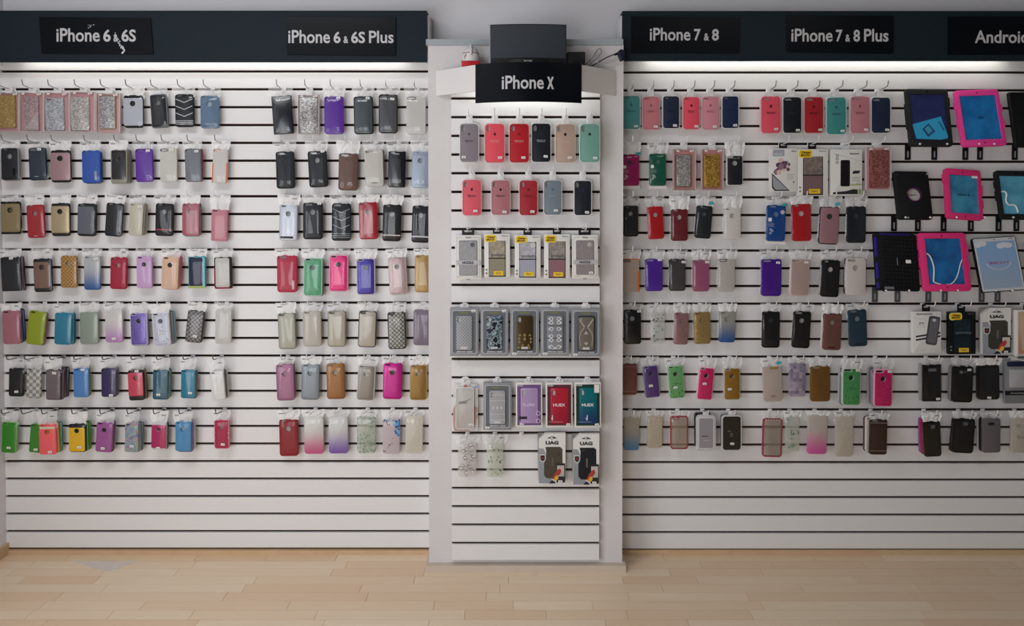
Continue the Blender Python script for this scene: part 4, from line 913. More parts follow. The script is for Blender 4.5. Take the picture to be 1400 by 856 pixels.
pdec(q, [(.0, .55), (.12, .4), (.14, .75), (.45, .62), (.8, .47), (.97, .5), (.98, .58), (.9, .62), (.98, .66), (.97, .73), (.9, .76), (.94, .82), (.88, .88), (.7, .92), (.66, 1.), (.06, 1.0), (.0, .85)], SKIN, 'printed_hand', .0008)
obj('case', rslab(w*.72, h*.9, .010, .012, .003), M('clear', '#e0dcd8'), q.e, (-.02*w, -.003, .5*h)); q.t = .013
obj('case_edge', rslab(w*.74, h*.91, .0105, .013, .002, (rr(w*.68, h*.87, .011, 4),)), M('tab2', '#f0eeec'), q.e, (-.02*w, -.003, .5*h))
pdec(q, [(.22, .415), (.75, .29), (.75, .297), (.22, .425)], INK, 'print_line', .0003); txt(q, 'scratch', .24, .33, .55, .4, INKG); dec(q, .45, .005, .56, .05, M('matte', '#b05040'), 'red_seal', .0006); sticker(q, .72, .85)
obj('blue_seal', slab(lambda p: circle(0, 0, .005-p, 10), .0006, 0), M('matte', '#8888d8'), q.e, (.43*w, -.013, .955*h)); tp = q.slot-q.tz
obj('hang_tab', slab(lambda p: circle(0, 0, .021-p, 18), .0012, 0), M('rim', '#ffffff'), q.e, (0, -.006, h+.012))
greybox(336, 112, 520, 418, (M('matte', '#a4a6aa'),), 'grey box with pale tribal case', 'tribal', (.14, .95))
def huex(x0, y0, x1, y1, word, top, bot, side, desc, ink, seals=False, corner=False):
    q = place(x0, y0, x1, y1, 1, 'phone_case_box', .02, .02); named(q, desc, 'boxed case'); w, h = q.w, q.h; box_body(q, CARDW, tab=M('rim', '#ffffff'))
    q.t = .0202; dec(q, .05, .04, .95, .955, M('gloss', side), 'window', .0005); q.t = .0207
    hs = [rr(.1*w, .12*h, .01, 3, -.21*w, .29*h)]
    obj('case', rslab(.66*w, .80*h, .004, .008, .0015, hs), M('grad', top, bot), q.e, (.01*w, -.0207, .49*h)); obj('case_liner', rslab(.5*w, .7*h, .0006, .006, 0), M('card', '#b4b4b4'), q.e, (0, -.0208, .49*h))
    q.t = .0248; txt(q, word, .27, .455, .72, .52, M('matte', ink), bold=.02); txt(q, 'CASES', .06, .045, .28, .075, WPAPER, -.0208); dec(q, .1, .865, .62, .87, M('matte', '#c8c0c4'), 'print_line', .0003)
    sticker(q, *((.22, .92) if seals else (.84, .93)), y=-.0215)
    if seals:
        for v in (.68, .85): obj('round_seal', slab(lambda p: circle(0, 0, .009-p, 14), .0006, 0, (circle(0, 0, .007, 10),)), M('matte', '#d8c8e0'), q.e, (.34*w, -.0248, (1-v)*h))
        dec(q, .12, .75, .42, .81, INK, 'dark_label', .0006)
    if corner: dec(q, .74, .04, .93, .22, CARDW, 'corner_label', .0006, .002)
huex(548, 112, 720, 400, 'FLURO', '#ab92ba', '#a48ab4', '#6c5080', 'boxed pale lilac case', '#d8c8e0', True)
huex(743, 112, 917, 402, 'HUEX', '#b02438', '#a01c38', '#5c2838', 'boxed raspberry red case', '#f0d8dc')
huex(930, 110, 1102, 403, 'HUEX', '#0e6870', '#183a6a', '#10342e', 'boxed teal to blue case', '#e8ecf0', corner=True)
row('C', 'bottom row', C3, GC)
def doodles(q):
    R = random.Random(9)
    for k in range(24):
        u, v = .16+.72*R.random(), .05+.9*R.random(); a = R.uniform(0, 6); r = R.uniform(.0045, .0075)
        arcp = [(u*q.w-.5*q.w+r*1.3*math.cos(a+b*.55), (1-v)*q.h+r*math.sin(a+b*.55)) for b in range(8)]
        obj('doodle', tube_mesh([(x, -q.t-.0005, z) for x, z in arcp], .0007, 4), M('matte', R.choice(('#544a4c', '#6c6064', '#6c5c58'))), q.e)
        if k % 2: dec(q, u-.07, v-.02, u+.07, v+.02, M('matte', '#dcd8d4'), 'white_patch', .0004, .004)
def leaves(q, cols=('#6c8c64', '#8ca884', '#54644c'), n=22, seed=4):
    R = random.Random(seed)
    for k in range(n):
        u, v = .12+.76*R.random(), .04+.92*R.random(); a = R.uniform(0, 6); s = R.uniform(.004, .0075); ca, sa = math.cos(a), math.sin(a); x0, z0 = (u-.5)*q.w, (1-v)*q.h
        obj('printed_leaf', poly_slab([(x0+ca*x*s-sa*z*s, z0+sa*x*s+ca*z*s) for x, z in ((-1, 0), (-.4, -.42), (.3, -.42), (1, 0), (.3, .42), (-.4, .42))], .0004), M('matte', R.choice(cols)), q.e, (0, -q.t-.0001, 0))
case(172, 497, 290, 725, 0, '#d6d2d0', 'clear case with dark doodles', m='clear', cam=None, inn=None, extra=doodles, hw=1.5, tab='tab3')
case(357, 500, 465, 725, 0, '#ccd0c4', 'clear case with green leaves', m='clear', cam=None, inn=None, extra=leaves, hw=1.5, tab='tab3')
ep = at(590+585/4.754, 592, YC); hook(ep.x, min(SP, key=lambda z: abs(z-ep.z)), YC, 'empty white hook on the column left of rugged boxes')
def uag(x0, y0, x1, y1, cs, desc, gap=.02):
    q = place(x0, y0, x1, y1, 2, 'phone_case_box', .022, gap); named(q, desc, 'boxed case'); w, h = q.w, q.h
    obj('box', slab(lambda p: [((u-.5)*w, (1-v)*h) for u, v in ((.02, 1), (.98, 1), (1, 0), (.28, 0), (.04, .13))], .02, 0), CARDW, q.e)
    obj('box_back', rslab(w*.94, h*.97, .004, .001, 0), M('card', '#7c7874'), q.e, (-.02*w, .004, h*.5)); q.t = .0202
    pdec(q, [(.03, .3), (.2, .3), (.3, .42), (.3, .75), (.5, .9), (.45, 1), (.03, 1)], M('metal', '#9ca4ae'), 'silver_panel', .0004)
    pdec(q, [(.27, .27), (.8, .27), (.88, .31), (.88, .85), (.8, .9), (.32, .9), (.22, .84), (.22, .6), (.3, .5), (.3, .34)], M('matte', cs), 'case_window', .0012); q.t = .0216
    pdec(q, [(.32, .33), (.5, .30), (.5, .31), (.34, .345)], M('gloss', '#505048'), 'case_ridge', .0008)
    for u, v in ((.4, .35), (.76, .42), (.36, .68), (.72, .7)): dec(q, u-.02, v-.01, u+.02, v+.01, BLACKP, 'case_bolt', .0008, .001)
    dec(q, .5, .48, .57, .66, M('gloss', '#5c5c54'), 'case_logo', .0008); q.t = .0206
    txt(q, 'UAG', .28, .15, .74, .22, INK, bold=.04)
    pdec(q, [(.33, .095), (.48, .06), (.56, .06), (.7, .095), (.56, .1), (.48, .1)], INK, 'hang_slot', .0004); dec(q, .46, .03, .54, .13, M('rim', '#ffffff'), 'hang_strip', .0006)
    pdec(q, [(.07, .42), (.27, .42), (.27, .53), (.17, .58), (.07, .53)], CARDW, 'shield_badge', .0010); q.t = .0217; pdec(q, [(.09, .435), (.25, .435), (.25, .52), (.17, .56), (.09, .52)], INK, 'shield', .0005); dec(q, .13, .47, .21, .51, M('matte', '#8c3038'), 'shield_mark', .0005, y=-.0223)
    q.t = .0218; dec(q, .66, .60, .97, .985, INK, 'printed_phone', .0008, .003); q.t = .0227; dec(q, .69, .64, .94, .86, M('sky', '#c8b8b0', '#a8a8a8'), 'phone_screen', .0005)
    q.t = .0233; pdec(q, [(.5, .9), (.62, .78), (.72, .72), (.8, .7), (.84, .76), (.78, .82), (.66, .88), (.58, .92)], M('matte', '#a83c30'), 'printed_rider', .0004); pdec(q, [(.56, .92), (.64, .84), (.72, .84), (.74, .9), (.66, .95)], M('matte', '#d8a838'), 'printed_board', .0006)
    pdec(q, [(.4, 1.0), (.5, .93), (.62, .98), (.62, 1.0)], INK, 'dark_wedge', .0004); sticker(q, .8, .96)
uag(690, 442, 873, 765, '#4a453a', 'rugged olive case in angular box')
uag(914, 446, 1093, 773, '#20212a', 'rugged black case in angular box')

# ------------------------------------------------------------------ right of the column
D1, D2, D3, D4 = (840, 0, 4.28), (840, 180, 4.828), (840, 330, 4.828), (840, 470, 4.828)
row('D', 'top row', D1, GD, (HOOKW, CHROME))
W8 = ('iPhone 8 / 7', 'Silicone Case')
def sil8(*a, **k): sil(*a, cam=k.pop('cam', 'pill'), words=W8, **k)
sil8(47, 562, 148, 755, '#458a8c', 'teal silicone case', '#2c6468', st=(.78, .92))
sil8(167, 567, 262, 757, '#bd747c', 'dusty pink silicone case', '#8a4c54', st=(.78, .92), tint='#ffd8dc')
sil8(285, 564, 379, 750, '#17213a', 'navy silicone case', '#1f2a44', st=(.72, .92))
sil8(404, 569, 497, 755, '#dc4c60', 'coral silicone case', '#5c1424', st=(.8, .92), tint='#ffd0d4')
sil8(515, 567, 611, 757, '#c88490', 'light pink silicone case', '#9c5c68', st=(.74, .92), tint='#ffdce0')
sil8(632, 564, 726, 749, '#142344', 'royal navy silicone case', '#1c2c50', st=(.78, .92))
row('D', 'second row', D2, GD)
def white_print(q):
    dec(q, .08, .36, .26, .46, WPAPER, 'white_square', .0004, .002)
    for k in range(4): dec(q, .08, .5+.03*k, .36+.07*(k % 2), .505+.03*k, M('paper', '#c8c0c8'), 'print_line', .0003)
    for u, v in ((.22, .68), (.3, .72), (.2, .78)): obj('printed_ring', slab(lambda p: circle(0, 0, .0045-p, 10), .0004, 0, (circle(0, 0, .003, 8),)), WPAPER, q.e, ((u-.5)*q.w, -q.t, (1-v)*q.h))
def teal_tag(q): obj('teal_tag', rslab(.022, .011, .0004, .002, 0), M('paper', '#2c8a94'), q.e, (.42*q.w, -.012, q.h+.001), (0, -.15, 0))
def foot_card(q): obj('foot_card', rslab(q.w*1.08, .012, .002, .001, 0), M('card', '#d0cccc'), q.e, (0, -.003, -.007))
case(48, 147, 165, 357, 0, '#8a1450', 'magenta case with white print', m='gloss', cam='pill', logo='#5c2444', extra=lambda q: (white_print(q), teal_tag(q), foot_card(q)))
case(232, 142, 342, 357, 0, '#12503f', 'dark green case with white print', m='gloss', cam='pill', logo='#4c6c64', extra=lambda q: (white_print(q), foot_card(q)))
blingpack((388, 115, 538, 388), (410, 155, 507, 362), 0, ('#8c8a88', '#bcb8b4'), 'silver rhinestone case in pink pack', frame='#5c4c48', cam='pill', card='#b4807e')
blingpack((575, 115, 722, 388), (595, 152, 697, 365), 0, ('#8a6420', '#c8a050'), 'gold rhinestone case in pink pack', frame='#9c7434', cam='pill', card='#b4807e')
case(740, 155, 850, 357, 0, '#181a22', 'black case with white frame', frame='#c8c6c4', cam='pill', logo='#9a9c9c', m='matte')
row('D', 'third row', D2, GD)
case(60, 488, 158, 693, 0, '#181b20', 'black case with pale frame', m='matte', logo='#8c8e8e', frame=None, panel=None)
case(215, 492, 330, 710, 9, '#9c141c', 'bright red case', m='gloss', logo='#a89c9a', cam=None)
case(375, 510, 485, 722, 0, '#5e1820', 'maroon case', m='sil', logo='#b0a4a2', cam='pill')
case(528, 488, 652, 705, -18, '#20272e', 'dark slate case, tilted', m='sil', logo='#50585c', cam='pill', extra=lambda q: teal_tag2(q))
case(725, 500, 835, 712, 0, '#c4c0bc', 'white case with round hole', m='sil', logo='#aaa8a4', cam='pill', inn='#5c5c5c')
row('D', 'fourth row', D3, GD)
case(48, 115, 164, 335, 0, '#b8a89c', 'clear case with orange bumper', m='milk', cam='wide', inn=None, accents=((.9, .38, 1, 1, '#d46a30'), (0, 0, 1, .03, '#d46a30')), extra=lambda q: lens(q))
case(203, 113, 320, 330, 2, '#452088', 'violet see-through case', m='tpu', cam='wide', stick=(.83, .04), inn='#a8a0b4')
case(362, 115, 470, 328, 0, '#3c3a3a', 'charcoal see-through case', m='tpu', cam='wide', stick=(.86, .1), frame='#221e20', inn='#8c8a88')
case(518, 120, 627, 332, 0, '#8c4c68', 'rose pink see-through case', m='tpu', cam='wide', stick=(.85, .08), inn='#a08490')
case(685, 112, 797, 333, -3, '#b4b0aa', 'frosted clear case with lens ring', m='milk', cam='wide', inn=None, extra=lambda q: lens(q))
row('D', 'fifth row', D3, GD)
case(63, 450, 178, 680, 2, '#14181c', 'black case with round hole', m='gloss', cam='pill', logo='#8c9296', stick=(.88, .05))
case(240, 465, 335, 675, -2, '#c4c4c0', 'clear case with small leaves', m='clear', cam=None, inn=None, extra=lambda q: leaves(q, ('#5c7c70', '#7c988c', '#4c5c54'), 16, 8), hw=1.5, tab='tab3')
case(390, 470, 492, 682, -8, '#8a6668', 'rose glitter case', m='glitter', cam='pill', logo='#8c7474', inn='#d0ccc8')
case(525, 465, 637, 678, 4, '#8c7444', 'gold glitter case', m='glitter', cam='pill', logo='#8c7c58', inn='#d0ccc4')
case(690, 460, 800, 668, -4, ('#8c8c84', '#1f4c88'), 'grey to blue gradient case', m='grad', cam='pill', logo='#98988c', inn='#d0ccc4')
row('D', 'sixth row', D4, GD)
case(42, 130, 150, 340, 0, '#6a3c36', 'reddish brown case', m='gloss', cam=None, band=((.1, .108, '#a88c84'), (.88, .888, '#a88c84')), frame=None)
case(185, 143, 305, 357, 20, '#4b3270', 'purple glitter case', m='glitter', frame='#8c8aa4', logo='#30323a', inn='#30323a', stick=(.42, .62))
case(348, 143, 468, 362, 16, ('#5c945c', '#34583c'), 'green confetti case', m='confetti', frame='#a4b8a4', logo='#2a342c', inn='#2a342c', stick=(.42, .66))
case(540, 155, 665, 372, -20, '#d01c60', 'hot pink glitter case', m='glitter', frame='#d4b0bc', logo='#2c2a2e', inn='#3a3c40', stick=(.42, .5))
case(722, 158, 832, 372, 0, '#8a6414', 'mustard gold glitter case', m='glitter', frame='#b4aca0', logo='#5a5040', inn='#50504c', stick=(.34, .66))
row('D', 'bottom row', D4, GD)
case(60, 485, 165, 705, -4, ('#a49c8c', '#4c7ca0'), 'cream to blue gradient case', m='grad', cam=None)
case(215, 475, 320, 690, -5, ('#aca08c', '#bcb2a0'), 'cream lace case', m='lace', cam=None, inn=None)
def rimmed(q, c): obj('bumper', rslab(q.w+.002, q.h+.002, q.t+.001, .16*q.w, .002, (rr(q.w*.9, q.h*.945, .11*q.w, 4),)), M('gloss', c), q.e, (0, 0, q.h/2))
case(372, 478, 485, 695, 0, '#a08c78', 'amber clear case with red rim', m='clear', cam=None, inn=None, extra=lambda q: (rimmed(q, '#8c2c38'), cam_loop(q, '#8c2c38')))
def bumper_box(q):
    dec(q, .1, .06, .9, .94, M('card', '#8c888c'), 'card', .0006, .006); txt(q, 'Bumper', .26, .57, .62, .61, INK, -q.t-.0006, .03); dec(q, .36, .7, .66, .72, M('matte', '#a8a4a8'), 'print_line', .0008)
case(548, 480, 663, 702, 0, '#c8c6c8', 'white bumper in clear tray', m='gloss', cam=None, inn=None, pk='clam', extra=bumper_box, back=(('#2c3440', 'dark blue', -.003, .004), ('#15181c', 'black', -.005, .008)), t=.012)
def black_pack(q):
    for k, (u, v) in enumerate(((.3, .42), (.42, .5), (.42, .56))): txt(q, ('for', 'S6', 'LT')[k], u, v, u+.14, v+.035, M('matte', '#8c908c'), -q.t-.0006)
    dec(q, .06, .03, .94, .97, M('gloss', '#1b1c1a'), 'inner_tray', .0004, .012)
case(715, 480, 835, 702, 0, '#1a1b1c', 'black boxed case with pale print', m='gloss', cam=None, inn=None, pk='clam', extra=black_pack, stick=(.5, .8), back=(('#4c4e50', 'grey', -.003, .004),), t=.012)

# ------------------------------------------------------------------ beside the tablets
E1, E2, E3, E4 = (1020, 0, 3.684), (1020, 180, 5.35), (1020, 330, 5.35), (1020, 470, 3.684)
row('E', 'top row', E1, GD, (HOOKW, CHROME))
W8P = ('iPhone 8 Plus', 'Silicone Case')
def sil8p(*a, **k): sil(*a, cam='wide', words=W8P, **k)
sil8p(77, 487, 174, 669, '#dc5064', 'coral silicone case', '#5c1c28', st=(.75, .9), tint='#ffd0d4')
sil8p(187, 490, 279, 669, '#131924', 'black silicone case', '#28303c', st=(.78, .93))
sil8p(294, 490, 389, 669, '#a01c28', 'red silicone case', '#6c141c', st=(.82, .92), tint='#ffd0d0')
sil8p(407, 492, 503, 675, '#3c8884', 'teal silicone case', '#2c5c5c', st=(.8, .92), tint='#d8fff8')
sil8p(527, 487, 621, 669, '#b87880', 'dusty pink silicone case', '#844c54', st=(.8, .92), tint='#ffdce0')
sil8p(632, 492, 727, 669, '#131f3c', 'navy silicone case', '#1c2a48', st=(.8, .92))
row('E', 'second row', E2, GE)
q = place(177, 122, 375, 440, 0, 'phone_case_box', .02, .02); named(q, 'white box with purple flowers', 'boxed case'); box_body(q, CARDW)
q.t = .0202; dec(q, .1, .03, .52, .18, M('paper', '#8c949c'), 'grey_label', .0005); txt(q, 'SKINS', .16, .11, .44, .155, WPAPER, -.0207)
R = random.Random(2)
for k in range(30): u, v = .42+R.gauss(0, .11), .41+R.gauss(0, .06); s = R.uniform(.07, .12); pdec(q, [(u+s*math.cos(a+k), v+s*.6*math.sin(a+k)) for a in (0, 1.1, 2.2, 3.4, 4.6, 5.6)], M('paper', R.choice(('#5c4454', '#7c6474', '#a88c94', '#44323e', '#c4a8a4'))), 'printed_petal', .0003+.00004*k)
pdec(q, [(.06, .57), (.72, .98), (.16, .98), (.06, .9)], M('gloss', '#3c4048'), 'window', .0005); pdec(q, [(.09, .62), (.64, .95), (.2, .95), (.11, .88)], M('matte', '#8c9094'), 'case_corner', .0008)
for k in range(4): dec(q, .62, .6+.035*k, .9-.06*(k % 2), .606+.035*k, INKG, 'print_line', .0003)
obj('colour_dot', slab(lambda p: circle(0, 0, .003-p, 10), .0004, 0), INK, q.e, (.36*q.w, -.0202, .22*q.h)); txt(q, 'iPhone', .78, .055, .95, .08, INKG)
otter(378, 128, 600, 470, 0, ('#665c54', '#7c7068'), '#6c5458', 'white box with rose taupe case', clr='#8c847c')
q = place(622, 130, 850, 468, -2, 'phone_case_box', .024, .02); named(q, 'white box picturing a black case', 'boxed case'); box_body(q, CARDW, tab=M('rim', '#ffffff')); q.t = .0242
pdec(q, [(.05, .08), (.95, .25), (.95, .26), (.05, .092)], M('paper', '#aca8a4'), 'fold_line', .0003); dec(q, .3, .23, .6, .8, M('gloss', '#121416'), 'printed_case', .0012, .006)
for v in (.13, .2, .28): obj('printed_ring', slab(lambda p: circle(0, 0, .006-p, 10), .0004, 0, (circle(0, 0, .004, 8),)), INK, q.e, (-.31*q.w, -.0242, (1-v)*q.h))
txt(q, 'Encased', .6, .075, .88, .105, INK, bold=.02); pdec(q, [(.69, .49), (.74, .46), (.94, .46), (.9, .52), (.69, .53)], INK, 'printed_phone', .0005); dec(q, .64, .75, .98, .78, M('paper', '#8ca05c'), 'green_bar', .0003)
for k in range(5): dec(q, .68 if k < 3 else .82, .6+.035*k, .94, .608+.035*k, INKG, 'print_line', .0003)
pdec(q, [(.06, .93), (.5, .9), (.72, .86), (.86, .87), (.86, .97), (.06, .97)], INK, 'dark_band', .0004); dec(q, .88, .86, .97, .97, M('paper', '#6c8c50'), 'green_square', .0005)
blingpack((876, 112, 1062, 428), (905, 135, 1052, 412), 0, ('#7a3c3c', '#a86c66'), 'rose rhinestone case in pink pack', cam='pill', card='#c49a98')
row('E', 'third row', E2, GE)
case(147, 535, 294, 802, -8, '#123c78', 'blue case with white print', m='gloss', cam='wide', logo='#5c7494', extra=lambda q: (white_print(q), foot_card(q), teal_tag(q), obj('round_sticker', slab(lambda p: circle(0, 0, .009-p, 14), .0005, 0), M('paper', '#a8a8ac'), q.e, (.32*q.w, -q.t, .8*q.h))))
case(335, 527, 479, 802, 3, '#98141c', 'glossy red case', m='gloss', cam='pill', logo='#b0a4a0')
case(530, 548, 687, 825, -14, '#28242a', 'rose pink case, black frame', m='matte', cam='wide', logo='#3a3a3e', panel=('#a07880', 'metal', .03, .03, .97, .97), inn='#2c2c30', extra=lambda q: teal_tag2(q))
case(737, 545, 880, 815, -3, '#1b222a', 'dark slate case', m='gloss', cam='wide', logo='#2e383c', inn='#3c4448')
row('E', 'fourth row', E3, GE)
case(110, 128, 262, 402, -3, '#3c1478', 'violet see-through case', m='tpu', cam='wide', stick=(.8, .1), inn='#948ca8')
case(320, 125, 468, 402, -8, '#9c8884', 'pale pink see-through case', m='tpu', cam='wide', frame='#b8aaa6', stick=(.8, .1), inn='#a89894')
case(545, 135, 692, 408, -14, '#101214', 'black case with round hole', m='matte', cam='pill', logo='#b0acaa', inn='#a8a6a4', back=(('#8c8c88', 'clear grey', -.003, .002),))
case(730, 123, 880, 397, -4, '#b8b0ac', 'white case with round hole', m='matte', cam='wide', logo='#9c9490', inn='#8c8680', back=(('#1c1c1e', 'black', -.004, .002),))
row('E', 'fifth row', E3, GE)
case(117, 510, 250, 780, -4, '#0f1214', 'black case with dark hole', m='sil', cam='pill', logo='#33383a', inn='#4c5052')
case(335, 510, 480, 782, -16, '#0f1213', 'black case with pale hole', m='sil', cam='wide', logo='#9a9a98')
case(560, 525, 704, 797, -10, '#6e4a44', 'rose brown case, black slot', m='metal', cam=None, logo='#847c74', accents=((.28, .91, .66, .94, '#141414'),), frame=None, band=((.02, .045, '#4c3834'),), back=(('#c4bcb4', 'white', -.003, .002),))
case(748, 497, 890, 770, 9, '#263c4c', 'steel blue case, black slot', m='metal', cam='wide', logo='#7c8488', accents=((.36, .915, .72, .94, '#101214'),))
row('E', 'sixth row', E4, GE)
case(83, 112, 187, 292, 8, '#a89c94', 'clear beige case, gold top', m='milk', cam=None, inn=None, accents=((.36, .02, .82, .09, '#8c7444'),), words=(('T*', .38, .82, .6, .9, '#6c6460'),), extra=lambda q: teal_tag2(q))
case(217, 97, 302, 268, -3, ('#6c6480', '#a89ca8'), 'lavender mosaic case', m='mosaic', cam=None, inn=None)
case(325, 112, 425, 292, 0, '#6e4f22', 'bronze metallic case', m='metal', cam='wide', inn='#9c9078')
case(483, 122, 580, 312, -3, ('#3c7c48', '#28502f'), 'green confetti case', m='confetti', cam='wide', frame='#a4b4a4', logo='#1a2420', inn='#1c1e20', stick=(.8, .06), back=(('#6c7078', 'grey', -.003), ('#9c9ca0', 'pale grey', -.006)))
case(643, 128, 740, 318, -3, '#bc145c', 'hot pink glitter case', m='glitter', cam='wide', frame='#c48ca0', logo='#241c20', inn='#1c1a1c', stick=(.8, .06), back=(('#7c7880', 'grey', -.003), ('#5c5c64', 'dark grey', -.005), ('#9c9aa0', 'pale grey', -.008)))
row('E', 'bottom row', E4, GE)
case(82, 378, 184, 570, -5, '#8c7c6c', 'amber clear case, crimson rim', m='clear', cam=None, inn=None, extra=lambda q: (rimmed(q, '#8c2438'), [dec(q, .1+.14*k, .01, .18+.14*k, .045, M('bling', '#c08c94'), 'gem', .002, .002) for k in range(6)]))
case(200, 365, 270, 545, 0, '#b4b8ac', 'clear case with green flowers', m='clear', cam=None, inn=None, extra=lambda q: leaves(q, ('#5c7c68', '#84a08c', '#4c6454'), 18, 12), hw=1.4)
case(308, 360, 412, 557, -6, ('#a49c94', '#b8508c'), 'grey to pink gradient case', m='grad', cam=None)
case(450, 365, 542, 570, -3, ('#a8a094', '#b8b0a4'), 'ivory lace case', m='lace', cam=None, inn=None)
case(622, 380, 714, 560, -4, ('#2e1c18', '#3c2822'), 'dark brown leather case', m='leather', cam='wide', inn='#8c8884', band=((.1, .112, '#8c8078'), (.88, .892, '#8c8078')), back=(('#8c8884', 'grey', -.003), ('#bcb8b4', 'white', -.005), ('#5c3c38', 'brown', -.007)))
GAIN[0] = GE

# ------------------------------------------------------------------ far right block
G1 = (1200, 390, 5.035)
row('G', 'top row', G1, GE)
q = place(243, 182, 437, 468, 0, 'phone_case_box', .02, .02); named(q, 'white box picturing grey case', 'boxed case'); box_body(q, CARDW); q.t = .0202
txt(q, 'BODYGLOVE', .13, .04, .68, .075, INKG, bold=.02); obj('printed_mount', slab(lambda p: [(-.009, -.004), (-.005, -.006), (-.005, .001), (.005, .001), (.005, -.006), (.009, -.004), (.009, .004), (-.009, .004)], .0005, 0), INKG, q.e, (-.2*q.w, -.0202, .72*q.h))
for v in (.16, .33, .37, .9, .93): dec(q, .13, v, .45, v+.008, M('paper', '#b4b0ac'), 'print_line', .0003)
for v in (.58, .66): pdec(q, [(.1, v), (.97, v-.09), (.97, v-.05), (.1, v+.04)], INK, 'black_stripe', .0004)
q.t = .0206; pc = dec(q, .5, .11, .9, .8, M('gloss', '#3c3e44'), 'printed_case', .0016, .010, bev=.0006); pc.rotation_euler = (0, .14, 0); pc2 = dec(q, .55, .16, .86, .76, M('matte', '#585a60'), 'printed_face', .0006, .008, y=-.0222); pc2.rotation_euler = (0, .14, 0); dec(q, .68, .17, .8, .24, M('paper', '#b0acac'), 'printed_lens', .0006, .003, y=-.0229)
otter(490, 185, 675, 475, 0, ('#16242c', '#1c2c34'), '#182830', 'black box with dark blue case', body=simple('black_card', '#131416', .35), dark='#0c0e10', clr='#2a3a3c')
uag(716, 158, 922, 472, '#3a3832', 'rugged grey case in angular box')
q = place(955, 172, 1135, 490, 0, 'phone_case_box', .03, .02); named(q, 'peach box cut by photo edge', 'boxed case'); box_body(q, CARDW); q.t = .0302
dec(q, .06, .03, .94, .94, M('grad', '#b49c84', '#a47c64'), 'window', .0006); q.t = .031; dec(q, .2, .1, .8, .88, M('clear', '#d0c0b0'), 'case', .003, .008); dec(q, .02, .95, .98, .99, M('paper', '#a8a098'), 'base_band', .0005)
row('G', 'middle row', G1, GE)
case(312, 545, 440, 802, 0, '#0d0f11', 'black case with square corners', m='gloss', cam='rect', r=.003, stick=(.78, .92), inn='#6c6e70', back=(('#8c8c8c', 'clear grey', -.008, 0),))
case(510, 555, 662, 808, -10, '#0e1011', 'black case with twin camera openings', m='sil', cam=None, stick=(.76, .1), accents=((.33, .14, .48, .21, '#5c5e60'), (.54, .14, .68, .19, '#3c3e40')), back=(('#6c6c6c', 'clear grey', -.006, 0),))
case(690, 548, 842, 790, 2, '#0d1114', 'black case in wrinkled film', m='gloss', cam=None, stick=(.48, .93), back=(('#14181a', 'black', .003, -.003),))
q = place(880, 522, 1030, 818, 0, 'phone_case_pack', .02, .02); named(q, 'clear pack with black band', 'boxed case'); w, h = q.w, q.h
obj('tray', rslab(w, h, .012, .006, .002), M('tab2', '#8c8e92'), q.e, (0, 0, h/2)); q.t = .0125; dec(q, .12, .02, .98, .13, M('matte', '#141c34'), 'navy_header', .006, .004, bev=.001); dec(q, .22, .2, 1, .62, M('matte', '#a09ea0'), 'case', .006, .004, bev=.001); dec(q, .03, .7, 1, .79, M('matte', '#1c1c1e'), 'black_band', .0065); dec(q, .03, .8, 1, .98, M('matte', '#6c6e70'), 'grey_base', .004, .003); txt(q, 'Samsung Galaxy', .24, .73, .84, .765, M('matte', '#a0a0a0'), -.0195); obj('hang_tab', rslab(.03, .02, .0012, .003, 0), M('rim', '#ffffff'), q.e, (0, -.006, h+.008))
row('G', 'bottom row', E4, GE)
case(893, 390, 987, 570, 8, '#0d0f10', 'black case with square lens hole', m='gloss', cam='sq', inn='#6c6c6c', back=(('#8c1c4c', 'magenta', -.006, .006), ('#7c4c78', 'purple', -.009, .008)))
case(1038, 375, 1157, 552, -12, '#0e1011', 'black case, tilted', m='sil', cam='sq', inn='#5c5c5c', back=(('#121415', 'black', -.004, -.002),))
case(1192, 375, 1283, 550, 0, '#686468', 'grey case with black lens opening', m='metal', cam='duo', inn='#141416', back=(('#141414', 'black', -.004, 0), ('#a8a4a4', 'pale', -.005, 0)))
case(1335, 370, 1424, 550, -2, ('#a8a296', '#b8b2a6'), 'ivory printed case, photo edge', m='lace', cam=None, inn=None, words=(('B:', .3, .2, .55, .28, '#8c867c'), ('Bo', .35, .5, .7, .6, '#8c867c')))

# ------------------------------------------------------------------ tablets leaning on brackets
def tablet(c4, label, th=.016, Yt=-.03, Yb=-.082):
    """c4: TL TR BL BR on the photo; the foot stands out on the bracket arms, the head rests near the slats"""
    TL, TR, BL, BR = [at(x, y, Y) for (x, y), Y in zip(c4, (Yt, Yt, Yb, Yb))]
    b, tp = (BL+BR)/2, (TL+TR)/2; up = tp-b; q = It(); q.h = up.length; q.w = ((BR-BL).length+(TR-TL).length)/2; q.t = th
    up.normalize(); rgt = Vector((1, 0, 0)); rgt = (rgt-up*rgt.dot(up)).normalized(); back = up.cross(rgt)
    q.e = empty('tablet_case'); q.e.matrix_world = Matrix(((rgt.x, back.x, up.x, b.x), (rgt.y, back.y, up.y, b.y), (rgt.z, back.z, up.z, b.z), (0, 0, 0, 1)))
    tag(q.e, label, 'tablet case', 'tablet cases on brackets'); return q
